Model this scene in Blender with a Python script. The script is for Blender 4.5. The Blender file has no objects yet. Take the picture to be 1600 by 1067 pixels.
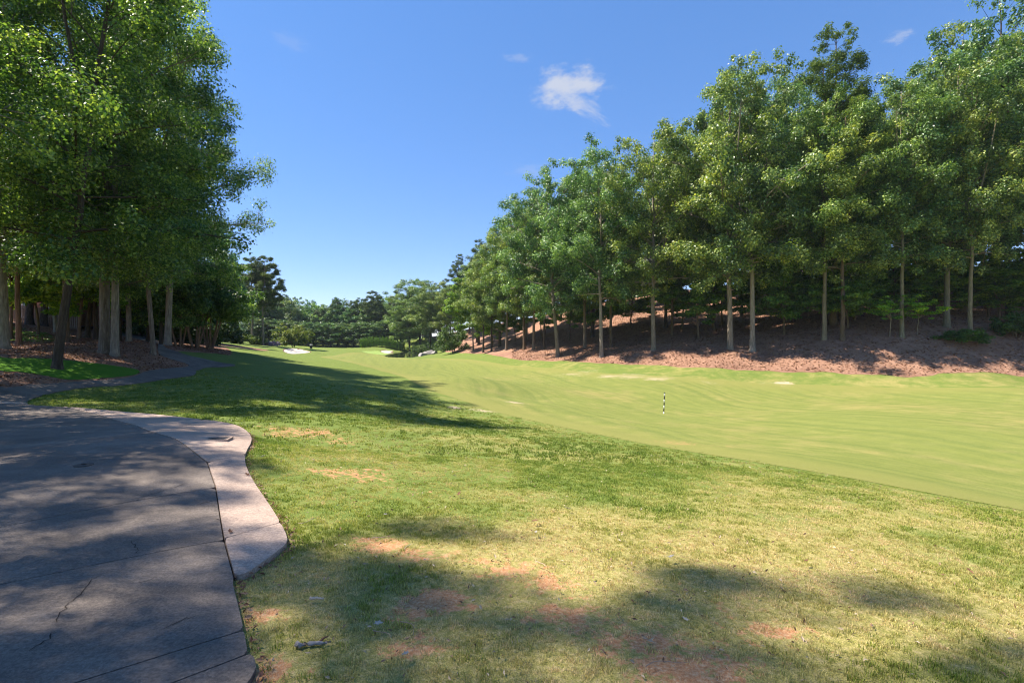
import bpy, math, random
import numpy as np
from mathutils import Vector, Matrix, Euler

random.seed(7)
RNG = np.random.default_rng(7)
SC = bpy.context.scene
COL = SC.collection
R = math.radians

# ------------------------------------------------------------------ camera, sky, sun, exposure
EYE = 1.6                       # eye height above the lawn the photographer stands on
F, CX, CY = 755.0, 800.0, 533.5  # focal length and centre in photograph pixels
cam_d = bpy.data.cameras.new('camera')
cam_d.sensor_width = 36.0
cam_d.lens = 36.0 * F / 1600.0
cam_d.clip_start = 0.05
cam_d.clip_end = 6000
cam = bpy.data.objects.new('camera', cam_d)
COL.objects.link(cam)
cam.location = (0, 0, EYE)
cam.rotation_euler = (R(90), 0, 0)
SC.camera = cam

SUN_EL, SUN_AZ = R(57), math.atan2(-0.98, 0.18)     # azimuth measured from +Y towards +X
to_sun = Vector((math.sin(SUN_AZ) * math.cos(SUN_EL), math.cos(SUN_AZ) * math.cos(SUN_EL), math.sin(SUN_EL)))
sun_d = bpy.data.lights.new('sun', 'SUN')
sun_d.energy = 4.5
sun_d.angle = R(0.53)
sun_d.color = (1.0, 0.91, 0.79)
sun = bpy.data.objects.new('sun', sun_d)
COL.objects.link(sun)
sun.rotation_euler = (-to_sun).to_track_quat('-Z', 'Y').to_euler()
sun.location = (-60, 20, 80)

world = bpy.data.worlds.new('World')
SC.world = world
world.use_nodes = True
SC.view_settings.view_transform = 'Standard'
SC.view_settings.look = 'None'
SC.view_settings.gamma = 1
SC.view_settings.exposure = 1.36
SC.view_settings.use_curve_mapping = False
SC.cycles.use_denoising = True
SC.cycles.filter_width = 1.15
SC.cycles.max_bounces = 5
SC.cycles.diffuse_bounces = 3
SC.cycles.transmission_bounces = 4
SC.cycles.glossy_bounces = 2
SC.cycles.volume_bounces = 1
SC.cycles.sample_clamp_indirect = 4.0
SC.cycles.caustics_reflective = False
SC.cycles.caustics_refractive = False


def build_world():
    nt = world.node_tree
    nt.nodes.clear()
    out = nt.nodes.new('ShaderNodeOutputWorld')
    bg = nt.nodes.new('ShaderNodeBackground')
    bg.inputs['Strength'].default_value = 0.15
    sky = nt.nodes.new('ShaderNodeTexSky')
    sky.sky_type = 'NISHITA'
    sky.sun_disc = False
    sky.sun_elevation = SUN_EL
    sky.sun_rotation = SUN_AZ
    sky.altitude = 300
    sky.air_density = 0.8
    sky.dust_density = 0.0
    sky.ozone_density = 4.0
    tc = nt.nodes.new('ShaderNodeTexCoord')
    gm = nt.nodes.new('ShaderNodeGamma'); gm.inputs['Gamma'].default_value = 0.60
    nt.links.new(sky.outputs['Color'], gm.inputs['Color'])
    hs = nt.nodes.new('ShaderNodeHueSaturation'); hs.inputs['Saturation'].default_value = 1.5
    nt.links.new(gm.outputs[0], hs.inputs['Color'])
    tn = nt.nodes.new('ShaderNodeMix'); tn.data_type = 'RGBA'; tn.blend_type = 'MULTIPLY'; tn.inputs['Factor'].default_value = 1
    nt.links.new(hs.outputs['Color'], tn.inputs['A']); tn.inputs['B'].default_value = (1.06, 0.95, 1.08, 1)
    cur = tn.outputs['Result']
    # small fair-weather clouds, at fixed directions in the sky
    def cloud(u, v, ru, rv, amount, ang=0.0, seed=0.0):
        nonlocal cur
        d = Vector(((u - CX) / F, 1, (CY - v) / F)).normalized()
        right = Vector((0, 0, 1)).cross(d).normalized() * -1
        up = right.cross(d)
        ca, sa = math.cos(ang), math.sin(ang)
        ax, ay = right * ca + up * sa, up * ca - right * sa
        def dot(vec, k):
            n = nt.nodes.new('ShaderNodeVectorMath'); n.operation = 'DOT_PRODUCT'
            nt.links.new(tc.outputs['Generated'], n.inputs[0]); n.inputs[1].default_value = vec
            m = nt.nodes.new('ShaderNodeMath'); m.operation = 'MULTIPLY'
            nt.links.new(n.outputs['Value'], m.inputs[0]); m.inputs[1].default_value = k
            return m.outputs[0]
        cb = nt.nodes.new('ShaderNodeCombineXYZ')
        nt.links.new(dot(ax, F / ru), cb.inputs[0])
        nt.links.new(dot(ay, F / rv), cb.inputs[1])
        nz = nt.nodes.new('ShaderNodeTexNoise')
        nz.inputs['Scale'].default_value = 1.3; nz.inputs['Detail'].default_value = 7; nz.inputs['Roughness'].default_value = 0.62
        mp = nt.nodes.new('ShaderNodeVectorMath'); mp.operation = 'ADD'; mp.inputs[1].default_value = (seed, seed * 0.7, 0)
        nt.links.new(cb.outputs[0], mp.inputs[0]); nt.links.new(mp.outputs[0], nz.inputs['Vector'])
        ln = nt.nodes.new('ShaderNodeVectorMath'); ln.operation = 'LENGTH'
        nt.links.new(cb.outputs[0], ln.inputs[0])
        # noise - distance
        m1 = nt.nodes.new('ShaderNodeMath'); m1.operation = 'MULTIPLY_ADD'
        nt.links.new(nz.outputs['Fac'], m1.inputs[0]); m1.inputs[1].default_value = 2.6; m1.inputs[2].default_value = -0.42
        m2 = nt.nodes.new('ShaderNodeMath'); m2.operation = 'SUBTRACT'
        nt.links.new(m1.outputs[0], m2.inputs[0]); nt.links.new(ln.outputs['Value'], m2.inputs[1])
        mr = nt.nodes.new('ShaderNodeMapRange'); mr.interpolation_type = 'SMOOTHSTEP'
        mr.inputs['From Min'].default_value = -0.15; mr.inputs['From Max'].default_value = 0.75; mr.inputs['To Max'].default_value = amount
        nt.links.new(m2.outputs[0], mr.inputs['Value'])
        fr = nt.nodes.new('ShaderNodeVectorMath'); fr.operation = 'DOT_PRODUCT'
        nt.links.new(tc.outputs['Generated'], fr.inputs[0]); fr.inputs[1].default_value = d
        gt = nt.nodes.new('ShaderNodeMath'); gt.operation = 'GREATER_THAN'; gt.inputs[1].default_value = 0.5
        nt.links.new(fr.outputs['Value'], gt.inputs[0])
        ml = nt.nodes.new('ShaderNodeMath'); ml.operation = 'MULTIPLY'
        nt.links.new(mr.outputs[0], ml.inputs[0]); nt.links.new(gt.outputs[0], ml.inputs[1])
        mx = nt.nodes.new('ShaderNodeMix'); mx.data_type = 'RGBA'
        nt.links.new(ml.outputs[0], mx.inputs['Factor']); nt.links.new(cur, mx.inputs['A'])
        mx.inputs['B'].default_value = (1.75, 1.85, 2.1, 1)
        cur = mx.outputs['Result']
    cloud(888, 138, 56, 30, 0.85, R(8), 3.1)
    cloud(910, 166, 42, 13, 0.45, R(-28), 8.0)
    cloud(811, 91, 22, 8, 0.22, 0, 5.2)
    cloud(1405, 58, 16, 7, 0.35, 0, 1.2)
    cloud(832, 268, 36, 14, 0.16, 0, 9.4)
    cloud(455, 66, 26, 12, 0.10, 0, 7.7)
    nt.links.new(cur, bg.inputs['Color'])
    nt.links.new(bg.outputs[0], out.inputs['Surface'])


build_world()

# ------------------------------------------------------------------ helpers
def tag(o, label=None, cat=None, group=None, kind=None):
    if label: o['label'] = label
    if cat: o['category'] = cat
    if group: o['group'] = group
    if kind: o['kind'] = kind
    return o


def empty(name, loc=(0, 0, 0), rot=(0, 0, 0), scale=(1, 1, 1)):
    o = bpy.data.objects.new(name, None)
    o.empty_display_size = 0.3
    COL.objects.link(o)
    o.location, o.rotation_euler, o.scale = loc, rot, scale
    return o


def make_mesh(name, verts, quads=None, tris=None, polys=None, smooth=False, attrs=None):
    me = bpy.data.meshes.new(name)
    verts = np.asarray(verts, dtype=np.float32).reshape(-1, 3)
    parts, sizes = [], []
    if quads is not None and len(quads):
        q = np.asarray(quads, dtype=np.int32).reshape(-1, 4); parts.append(q.ravel()); sizes.append(np.full(len(q), 4, np.int32))
    if tris is not None and len(tris):
        t = np.asarray(tris, dtype=np.int32).reshape(-1, 3); parts.append(t.ravel()); sizes.append(np.full(len(t), 3, np.int32))
    if polys:
        parts.append(np.array([i for p in polys for i in p], dtype=np.int32)); sizes.append(np.array([len(p) for p in polys], np.int32))
    me.vertices.add(len(verts))
    me.vertices.foreach_set('co', verts.ravel())
    if parts:
        li = np.concatenate(parts); sz = np.concatenate(sizes)
        st = np.concatenate([[0], np.cumsum(sz)[:-1]]).astype(np.int32)
        me.loops.add(len(li)); me.loops.foreach_set('vertex_index', li)
        me.polygons.add(len(sz)); me.polygons.foreach_set('loop_start', st)
        me.polygons.foreach_set('use_smooth', np.full(len(sz), smooth, dtype=bool))
    for k, a in (attrs or {}).items():
        at = me.attributes.new(k, 'FLOAT', 'POINT')
        at.data.foreach_set('value', np.asarray(a, dtype=np.float32))
    me.update(calc_edges=True)
    me.validate()
    return me


def obj(name, me, m=None, parent=None, loc=None):
    o = bpy.data.objects.new(name, me)
    COL.objects.link(o)
    if m is not None and not me.materials:
        me.materials.append(m)
    if parent is not None: o.parent = parent
    if loc is not None: o.location = loc
    return o


class MB:
    """collects boxes, tubes and sheets into one mesh"""
    def __init__(self): self.v, self.q, self.t, self.n = [], [], [], 0
    def add(self, verts, quads=(), tris=()):
        verts = np.asarray(verts, float).reshape(-1, 3)
        if len(quads): self.q.append(np.asarray(quads, int) + self.n)
        if len(tris): self.t.append(np.asarray(tris, int) + self.n)
        self.v.append(verts); self.n += len(verts)
    def box(self, x0, y0, z0, x1, y1, z1):
        self.add([(x0, y0, z0), (x1, y0, z0), (x1, y1, z0), (x0, y1, z0), (x0, y0, z1), (x1, y0, z1), (x1, y1, z1), (x0, y1, z1)],
                 [(3, 2, 1, 0), (4, 5, 6, 7), (0, 1, 5, 4), (1, 2, 6, 5), (2, 3, 7, 6), (3, 0, 4, 7)])
    def tube(self, pts, rad, ns=6, cap=True, rnd=0.0):
        pts = np.asarray(pts, float); rad = np.broadcast_to(np.asarray(rad, float), (len(pts),))
        tan = np.gradient(pts, axis=0); tan /= np.linalg.norm(tan, axis=1, keepdims=True) + 1e-9
        ref = np.array([1.0, 0, 0]) if abs(tan[0, 0]) < 0.8 else np.array([0, 1.0, 0])
        a = np.cross(tan, ref); a /= np.linalg.norm(a, axis=1, keepdims=True) + 1e-9
        b = np.cross(tan, a)
        th = np.linspace(0, 2 * np.pi, ns, endpoint=False)
        rr = rad[:, None] * (1 + (RNG.uniform(-rnd, rnd, (len(pts), ns)) if rnd else 0))
        ring = pts[:, None] + rr[..., None] * (np.cos(th)[None, :, None] * a[:, None] + np.sin(th)[None, :, None] * b[:, None])
        i = np.arange(len(pts) - 1)[:, None] * ns; j = np.arange(ns)[None]; k = (j + 1) % ns
        q = np.stack(np.broadcast_arrays(i + j, i + ns + j, i + ns + k, i + k), -1).reshape(-1, 4)
        vs = ring.reshape(-1, 3)
        tr = []
        if cap:
            vs = np.vstack([vs, pts[-1], pts[0]]); m = len(pts) * ns; o = (len(pts) - 1) * ns
            tr = [(o + x, m, o + (x + 1) % ns) for x in range(ns)] + [((x + 1) % ns, m + 1, x) for x in range(ns)]
        self.add(vs, q, tr)
    def mesh(self, name, smooth=False, attrs=None):
        return make_mesh(name, np.vstack(self.v), np.vstack(self.q) if self.q else None, np.vstack(self.t) if self.t else None, smooth=smooth, attrs=attrs)


# ------------------------------------------------------------------ materials
class NT:
    def __init__(self, name):
        self.m = bpy.data.materials.new(name); self.m.use_nodes = True
        self.t = self.m.node_tree; self.t.nodes.clear()
        self.out = self.t.nodes.new('ShaderNodeOutputMaterial')
    def n(self, typ, props=None, **ins):
        nd = self.t.nodes.new('ShaderNode' + typ)
        for k, v in (props or {}).items(): setattr(nd, k, v)
        for k, v in ins.items():
            k = k.replace('_', ' ')
            s = nd.inputs[int(k[1:])] if k[0] == 'i' and k[1:].isdigit() else nd.inputs[k]
            if isinstance(v, bpy.types.NodeSocket): self.t.links.new(v, s)
            else: s.default_value = v
        return nd
    def noise(self, vec, scale, detail=4, rough=0.55, dist=0.0):
        return self.n('TexNoise', Vector=vec, Scale=scale, Detail=detail, Roughness=rough, Distortion=dist).outputs['Fac']
    def ramp(self, fac, stops):
        r = self.n('ValToRGB', Fac=fac); el = r.color_ramp.elements
        while len(el) < len(stops): el.new(0.5)
        for e, (p, c) in zip(el, stops):
            e.position = p; e.color = (*c, 1) if len(c) == 3 else c
        return r.outputs['Color']
    def mix(self, f, a, b, mode='MIX'):
        nd = self.n('Mix', {'data_type': 'RGBA', 'blend_type': mode})
        for s, v in (('Factor', f), ('A', a), ('B', b)):
            s = [i for i in nd.inputs if i.name == s and (i.type == 'RGBA' or (s == 'Factor' and i.type == 'VALUE'))][0]
            if isinstance(v, bpy.types.NodeSocket): self.t.links.new(v, s)
            else: s.default_value = (*v, 1) if isinstance(v, tuple) and len(v) == 3 else v
        return [o for o in nd.outputs if o.type == 'RGBA'][0]
    def math(self, op, a, b=0.0, c=0.0, clamp=False):
        nd = self.n('Math', {'operation': op, 'use_clamp': clamp}, i0=a, i1=b, i2=c)
        return nd.outputs[0]
    def step(self, x, lo, hi, a=0.0, b=1.0):
        nd = self.n('MapRange', {'interpolation_type': 'SMOOTHSTEP'}, Value=x)
        nd.inputs['From Min'].default_value = lo; nd.inputs['From Max'].default_value = hi
        nd.inputs['To Min'].default_value = a; nd.inputs['To Max'].default_value = b
        return nd.outputs[0]
    def pos(self): return self.n('NewGeometry').outputs['Position']
    def objc(self): return self.n('TexCoord').outputs['Object']
    def scaled(self, vec, s): return self.n('VectorMath', {'operation': 'MULTIPLY'}, i0=vec, i1=s).outputs[0]
    def attr(self, name, typ='GEOMETRY'): return self.n('Attribute', {'attribute_name': name, 'attribute_type': typ}).outputs['Fac']
    def bump(self, h, strength=0.5, dist=0.02):
        return self.n('Bump', Height=h, Strength=strength, Distance=dist).outputs[0]
    def pbr(self, color, rough=0.8, normal=None, spec=0.3, metal=0.0):
        p = self.n('BsdfPrincipled')
        for k, v in (('Base Color', color), ('Roughness', rough), ('Specular IOR Level', spec), ('Metallic', metal), ('Normal', normal)):
            if v is None: continue
            if isinstance(v, bpy.types.NodeSocket): self.t.links.new(v, p.inputs[k])
            else: p.inputs[k].default_value = (*v, 1) if isinstance(v, tuple) and len(v) == 3 else v
        return p.outputs[0]
    def done(self, sh):
        self.t.links.new(sh, self.out.inputs['Surface']); return self.m


def mat_leaf(name, dark, mid, light, trans=0.36, spec=0.35, rough=0.5):
    n = NT(name)
    c = n.ramp(n.attr('tint'), [(0.0, dark), (0.5, mid), (1.0, light)])
    oc = n.n('ObjectInfo').outputs['Color']
    c = n.mix(1.0, c, oc, 'MULTIPLY')
    tcol = n.mix(1.0, c, (1.55, 1.5, 0.7), 'MULTIPLY')
    s = n.pbr(c, rough, spec=spec)
    t = n.n('BsdfTranslucent', Color=tcol).outputs[0]
    return n.done(n.n('MixShader', i0=trans, i1=s, i2=t).outputs[0])


def mat_bark(name, a, b, c):
    n = NT(name)
    p = n.objc()
    v = n.scaled(p, (6.0, 6.0, 0.9))
    f = n.noise(v, 2.2, 6, 0.65, 0.4)
    big = n.noise(p, 0.55, 3)
    oc = n.n('ObjectInfo').outputs['Color']
    col = n.mix(n.step(big, 0.35, 0.7), n.ramp(f, [(0.25, a), (0.5, b), (0.75, c)]), b)
    col = n.mix(1.0, col, oc, 'MULTIPLY')
    return n.done(n.pbr(col, 0.9, n.bump(f, 0.9, 0.06), 0.15))


def flat(name, col, rough=0.7, spec=0.3, var=0.12, scale=6.0, bump=0.0):
    n = NT(name)
    f = n.noise(n.pos(), scale, 5)
    c = n.mix(f, tuple(x * (1 - var) for x in col), tuple(min(1, x * (1 + var)) for x in col))
    return n.done(n.pbr(c, rough, n.bump(f, bump, 0.02) if bump else None, spec))


def grass_mat(name, greens, tans, tan_lo, tan_hi, stripes=0.0, fine=(26.0, 0.03), soil=True):
    """mown turf: greens and tans are (dark, mid, light) triples"""
    n = NT(name)
    p = n.pos()
    big = n.noise(p, 0.16, 4, 0.6)
    med = n.noise(p, 1.1, 5, 0.62)
    fin = n.noise(p, fine[0], 3, 0.7)
    blade = n.noise(p, 90.0, 2, 0.6)
    g = n.ramp(n.math('ADD', n.math('MULTIPLY', fin, 0.65), n.math('MULTIPLY', med, 0.35)), [(0.3, greens[0]), (0.5, greens[1]), (0.72, greens[2])])
    t = n.ramp(fin, [(0.3, tans[0]), (0.5, tans[1]), (0.72, tans[2])])
    dry = n.attr('dry')
    f = n.math('ADD', n.math('ADD', n.math('MULTIPLY', big, 0.55), n.math('MULTIPLY', med, 0.45)), dry)
    c = n.mix(n.step(f, tan_lo, tan_hi), g, t)
    if stripes:
        sx = n.n('SeparateXYZ', Vector=p)
        # distance across the direction of play, broken up a little: mower bands
        d = n.math('ADD', n.math('MULTIPLY', sx.outputs[0], 0.955), n.math('MULTIPLY', sx.outputs[1], 0.297))
        d = n.math('ADD', d, n.math('MULTIPLY', n.noise(p, 0.07, 2), 6.0))
        w = n.n('TexNoise', {'noise_dimensions': '1D'}, W=d, Scale=1.3, Detail=3.0, Roughness=0.6).outputs['Fac']
        c = n.mix(n.step(w, 0.35, 0.65, 0.0, stripes), c, n.mix(1.0, c, (1.45, 1.32, 1.25), 'MULTIPLY'))
        c = n.mix(n.step(w, 0.5, 0.25, 0.0, stripes), c, n.mix(1.0, c, (0.78, 0.86, 0.8), 'MULTIPLY'))
    grit = n.noise(p, 140.0, 2, 0.7)
    c = n.mix(0.8, c, n.mix(1.0, c, n.ramp(grit, [(0.32, (0.45, 0.48, 0.42)), (0.5, (1.0, 1.0, 1.0)), (0.68, (1.6, 1.5, 1.5))]), 'MULTIPLY'))
    g2 = n.noise(p, 9.0, 4, 0.75)
    c = n.mix(n.step(g2, 0.5, 0.7, 0.0, 0.4), c, n.mix(1.0, c, (0.72, 0.8, 0.7), 'MULTIPLY'))
    if soil:
        b = n.math('MULTIPLY', n.attr('bare'), 1.02)
        bn = n.math('ADD', b, n.math('ADD', n.math('MULTIPLY', n.math('SUBTRACT', n.noise(p, 9.0, 8, 0.8), 0.5), 2.6), n.math('MULTIPLY', n.math('SUBTRACT', n.noise(p, 0.9, 4, 0.6), 0.5), 1.1)))
        sc = n.ramp(n.noise(p, 42.0, 6, 0.8), [(0.3, (0.30, 0.115, 0.05)), (0.48, (0.46, 0.215, 0.105)), (0.64, (0.60, 0.40, 0.24))])
        sand = n.attr('sandy')
        sc = n.mix(sand, sc, (0.50, 0.39, 0.28))
        c = n.mix(n.step(bn, 0.50, 0.74, 0.0, 0.9), c, sc)
    if stripes:
        ed = n.math('ADD', n.attr('edge'), n.math('MULTIPLY', n.math('SUBTRACT', n.noise(p, 2.5, 5, 0.7), 0.5), 1.6))
        c = n.mix(n.step(ed, 0.0, 3.2, 0.9, 0.0), c, n.mix(fin, (0.14, 0.16, 0.036), (0.27, 0.255, 0.085)))
    h = n.math('ADD', n.math('MULTIPLY', fin, 0.6), n.math('MULTIPLY', blade, 0.4))
    return n.done(n.pbr(c, 0.95, n.bump(h, 0.8, fine[1]), 0.08))


M = {}
M['leaf'] = mat_leaf('oak_leaf', (0.03, 0.075, 0.024), (0.13, 0.225, 0.058), (0.42, 0.50, 0.15), 0.32, 0.55, 0.4)
M['leaf_near'] = mat_leaf('near_leaf', (0.026, 0.07, 0.017), (0.085, 0.175, 0.034), (0.34, 0.45, 0.10), 0.44, 0.55, 0.36)
M['needle'] = mat_leaf('pine_needle', (0.025, 0.05, 0.014), (0.06, 0.105, 0.024), (0.2, 0.25, 0.05), 0.25, 0.25)
M['under'] = mat_leaf('understory_leaf', (0.04, 0.10, 0.016), (0.10, 0.21, 0.035), (0.30, 0.42, 0.07), 0.48)
M['shrub'] = mat_leaf('shrub_leaf', (0.05, 0.085, 0.02), (0.085, 0.135, 0.03), (0.17, 0.21, 0.05), 0.3)
M['bark'] = mat_bark('bark', (0.055, 0.045, 0.037), (0.17, 0.145, 0.12), (0.34, 0.305, 0.265))
M['grassblade'] = mat_leaf('grass_blade', (0.05, 0.09, 0.018), (0.11, 0.155, 0.032), (0.30, 0.25, 0.10), 0.35, 0.2)


def blade_mat():
    n = NT('grass_blades')
    c = n.ramp(n.attr('hue', 'INSTANCER'), [(0.0, (0.15, 0.22, 0.035)), (0.38, (0.30, 0.33, 0.07)), (0.7, (0.52, 0.45, 0.19)), (1.0, (0.70, 0.54, 0.33))])
    c = n.mix(1.0, c, n.ramp(n.attr('tint'), [(0.0, (0.42, 0.45, 0.4)), (0.6, (1.0, 1.0, 1.0)), (1.0, (1.5, 1.42, 1.45))]), 'MULTIPLY')
    s = n.pbr(c, 0.6, spec=0.2)
    t = n.n('BsdfTranslucent', Color=n.mix(1.0, c, (1.3, 1.3, 0.8), 'MULTIPLY')).outputs[0]
    return n.done(n.n('MixShader', i0=0.35, i1=s, i2=t).outputs[0])


M['blade'] = blade_mat()
M['rough'] = grass_mat('rough_grass', ((0.095, 0.14, 0.032), (0.14, 0.185, 0.042), (0.19, 0.225, 0.06)),
                       ((0.19, 0.185, 0.05), (0.28, 0.25, 0.085), (0.40, 0.33, 0.16)), 0.44, 0.66)
M['fairway'] = grass_mat('fairway_grass', ((0.115, 0.145, 0.036), (0.16, 0.188, 0.05), (0.205, 0.225, 0.07)),
                         ((0.18, 0.175, 0.055), (0.235, 0.215, 0.075), (0.28, 0.255, 0.105)), 0.47, 0.70, 0.35)
M['green'] = grass_mat('putting_green', ((0.19, 0.27, 0.07), (0.225, 0.31, 0.085), (0.26, 0.34, 0.10)),
                       ((0.2, 0.26, 0.08), (0.25, 0.3, 0.1), (0.27, 0.32, 0.11)), 0.6, 0.9, soil=False)
M['lawn'] = grass_mat('lawn_grass', ((0.05, 0.14, 0.012), (0.085, 0.20, 0.018), (0.13, 0.25, 0.03)),
                      ((0.08, 0.18, 0.02), (0.12, 0.22, 0.03), (0.16, 0.26, 0.05)), 0.6, 0.9, soil=False)


def mulch():
    n = NT('pine_straw')
    p = n.pos()
    a = n.noise(p, 1.3, 5, 0.65); b = n.noise(p, 14.0, 5, 0.72); big = n.noise(p, 0.22, 4, 0.6)
    v = n.n('TexVoronoi', {'feature': 'F1'}, Vector=p, Scale=5.0, Randomness=1.0)
    c = n.ramp(n.math('ADD', n.math('MULTIPLY', a, 0.45), n.math('MULTIPLY', b, 0.55)),
               [(0.3, (0.15, 0.082, 0.055)), (0.48, (0.32, 0.18, 0.12)), (0.6, (0.42, 0.25, 0.17)), (0.75, (0.52, 0.345, 0.24))])
    c = n.mix(n.step(big, 0.42, 0.65, 0, 0.7), c, n.mix(1.0, c, (0.72, 0.70, 0.74), 'MULTIPLY'))
    c = n.mix(n.step(v.outputs['Distance'], 0.22, 0.1, 0, 0.5), c, (0.33, 0.20, 0.12))
    return n.done(n.pbr(c, 0.95, n.bump(n.math('ADD', b, a), 1.0, 0.09), 0.1))


M['mulch'] = mulch()


def concrete(name, a, b, c):
    n = NT(name)
    p = n.pos()
    big = n.noise(p, 0.9, 6, 0.65, 0.6); st = n.noise(n.scaled(p, (0.35, 1.5, 1)), 1.6, 5, 0.6)
    f = n.noise(p, 60.0, 4, 0.7); f2 = n.noise(p, 220.0, 2, 0.6)
    col = n.ramp(n.math('ADD', n.math('MULTIPLY', big, 0.6), n.math('MULTIPLY', st, 0.4)), [(0.32, a), (0.5, b), (0.68, c)])
    col = n.mix(n.step(f, 0.38, 0.62, 0.0, 0.75), col, n.mix(1.0, col, (0.52, 0.52, 0.53), 'MULTIPLY'))
    fl = n.noise(n.scaled(p, (0.5, 2.2, 1)), 22.0, 6, 0.75)
    col = n.mix(n.step(fl, 0.42, 0.66, 0.0, 0.55), col, n.mix(1.0, col, (1.5, 1.48, 1.45), 'MULTIPLY'))
    col = n.mix(n.step(f2, 0.62, 0.72, 0.0, 0.35), col, (0.55, 0.52, 0.48))
    dk = n.noise(p, 3.3, 7, 0.75, 1.0)
    col = n.mix(n.step(dk, 0.56, 0.75, 0, 0.55), col, (0.12, 0.115, 0.11))
    return n.done(n.pbr(col, 0.88, n.bump(n.math('ADD', f, n.math('MULTIPLY', f2, 0.7)), 0.55, 0.006), 0.25))


M['concrete'] = concrete('old_concrete', (0.095, 0.078, 0.066), (0.165, 0.136, 0.115), (0.26, 0.215, 0.18))
M['apron'] = concrete('kerb_concrete', (0.28, 0.205, 0.165), (0.40, 0.30, 0.24), (0.48, 0.37, 0.30))
M['joint'] = flat('joint_dirt', (0.045, 0.036, 0.03), 0.95, 0.1)
M['sand'] = flat('bunker_sand', (0.50, 0.44, 0.38), 0.9, 0.1, 0.06, 3.0, 0.3)
M['lip'] = flat('bunker_lip_earth', (0.13, 0.075, 0.05), 0.95, 0.1, 0.3)


def water():
    n = NT('pond_water')
    p = n.pos()
    w = n.noise(n.scaled(p, (1.0, 0.5, 1)), 2.2, 3)
    return n.done(n.pbr((0.018, 0.02, 0.016), 0.04, n.bump(w, 0.12, 0.03), 0.5))


M['water'] = water()
M['white_paint'] = flat('white_paint', (0.8, 0.8, 0.78), 0.5, 0.4, 0.04)
M['black_paint'] = flat('black_paint', (0.02, 0.02, 0.022), 0.5, 0.4, 0.1)
M['iron'] = flat('cast_iron', (0.06, 0.05, 0.045), 0.7, 0.4, 0.3, 40, 0.4)
M['rock'] = flat('grey_rock', (0.32, 0.29, 0.27), 0.9, 0.2, 0.35, 1.5, 0.8)
M['siding'] = flat('pale_siding', (0.62, 0.63, 0.65), 0.7, 0.3, 0.05)
M['trimw'] = flat('white_trim', (0.78, 0.78, 0.76), 0.6, 0.3, 0.03)
M['roofg'] = flat('grey_shingle', (0.16, 0.15, 0.16), 0.9, 0.2, 0.2, 5, 0.5)
M['wood'] = flat('weathered_wood', (0.20, 0.15, 0.11), 0.85, 0.2, 0.25, 8, 0.4)
M['deadwood'] = flat('dead_wood', (0.30, 0.22, 0.16), 0.9, 0.2, 0.35, 45, 0.6)
M['stickbark'] = flat('lichen_bark', (0.30, 0.27, 0.25), 0.9, 0.2, 0.6, 38, 0.8)
M['palechip'] = flat('pale_wood_chip', (0.52, 0.40, 0.29), 0.85, 0.2, 0.2, 60, 0.4)
M['dryleaf'] = flat('dry_leaf', (0.17, 0.085, 0.05), 0.8, 0.2, 0.35, 60, 0.3)
M['paleleaf'] = flat('pale_dry_leaf', (0.36, 0.33, 0.28), 0.8, 0.2, 0.15, 60, 0.3)
M['lavender'] = mat_leaf('lavender_flower', (0.20, 0.16, 0.26), (0.36, 0.29, 0.44), (0.5, 0.44, 0.58), 0.2)
M['redshrub'] = mat_leaf('dark_red_leaf', (0.06, 0.035, 0.045), (0.12, 0.06, 0.075), (0.2, 0.12, 0.13), 0.25)


def glass():
    n = NT('window_glass')
    return n.done(n.pbr((0.03, 0.035, 0.04), 0.06, None, 0.6))


M['glass'] = glass()


def brick():
    n = NT('red_brick')
    o = n.objc()
    s = n.n('SeparateXYZ', Vector=o)
    v = n.n('CombineXYZ', X=n.math('ADD', s.outputs[0], s.outputs[1]), Y=s.outputs[2]).outputs[0]
    b = n.n('TexBrick', Vector=v, Scale=1.0, Color1=(0.27, 0.10, 0.06, 1), Color2=(0.20, 0.075, 0.05, 1), Mortar=(0.36, 0.31, 0.27, 1))
    b.inputs['Brick Width'].default_value = 0.22; b.inputs['Row Height'].default_value = 0.075; b.inputs['Mortar Size'].default_value = 0.008
    return n.done(n.pbr(b.outputs['Color'], 0.9, n.bump(b.outputs['Fac'], -0.4, 0.01), 0.2))


M['brick'] = brick()

# ------------------------------------------------------------------ terrain heights
def px(u, v, Y):
    return ((u - CX) / F * Y, Y, EYE - (v - CY) / F * Y)


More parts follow.
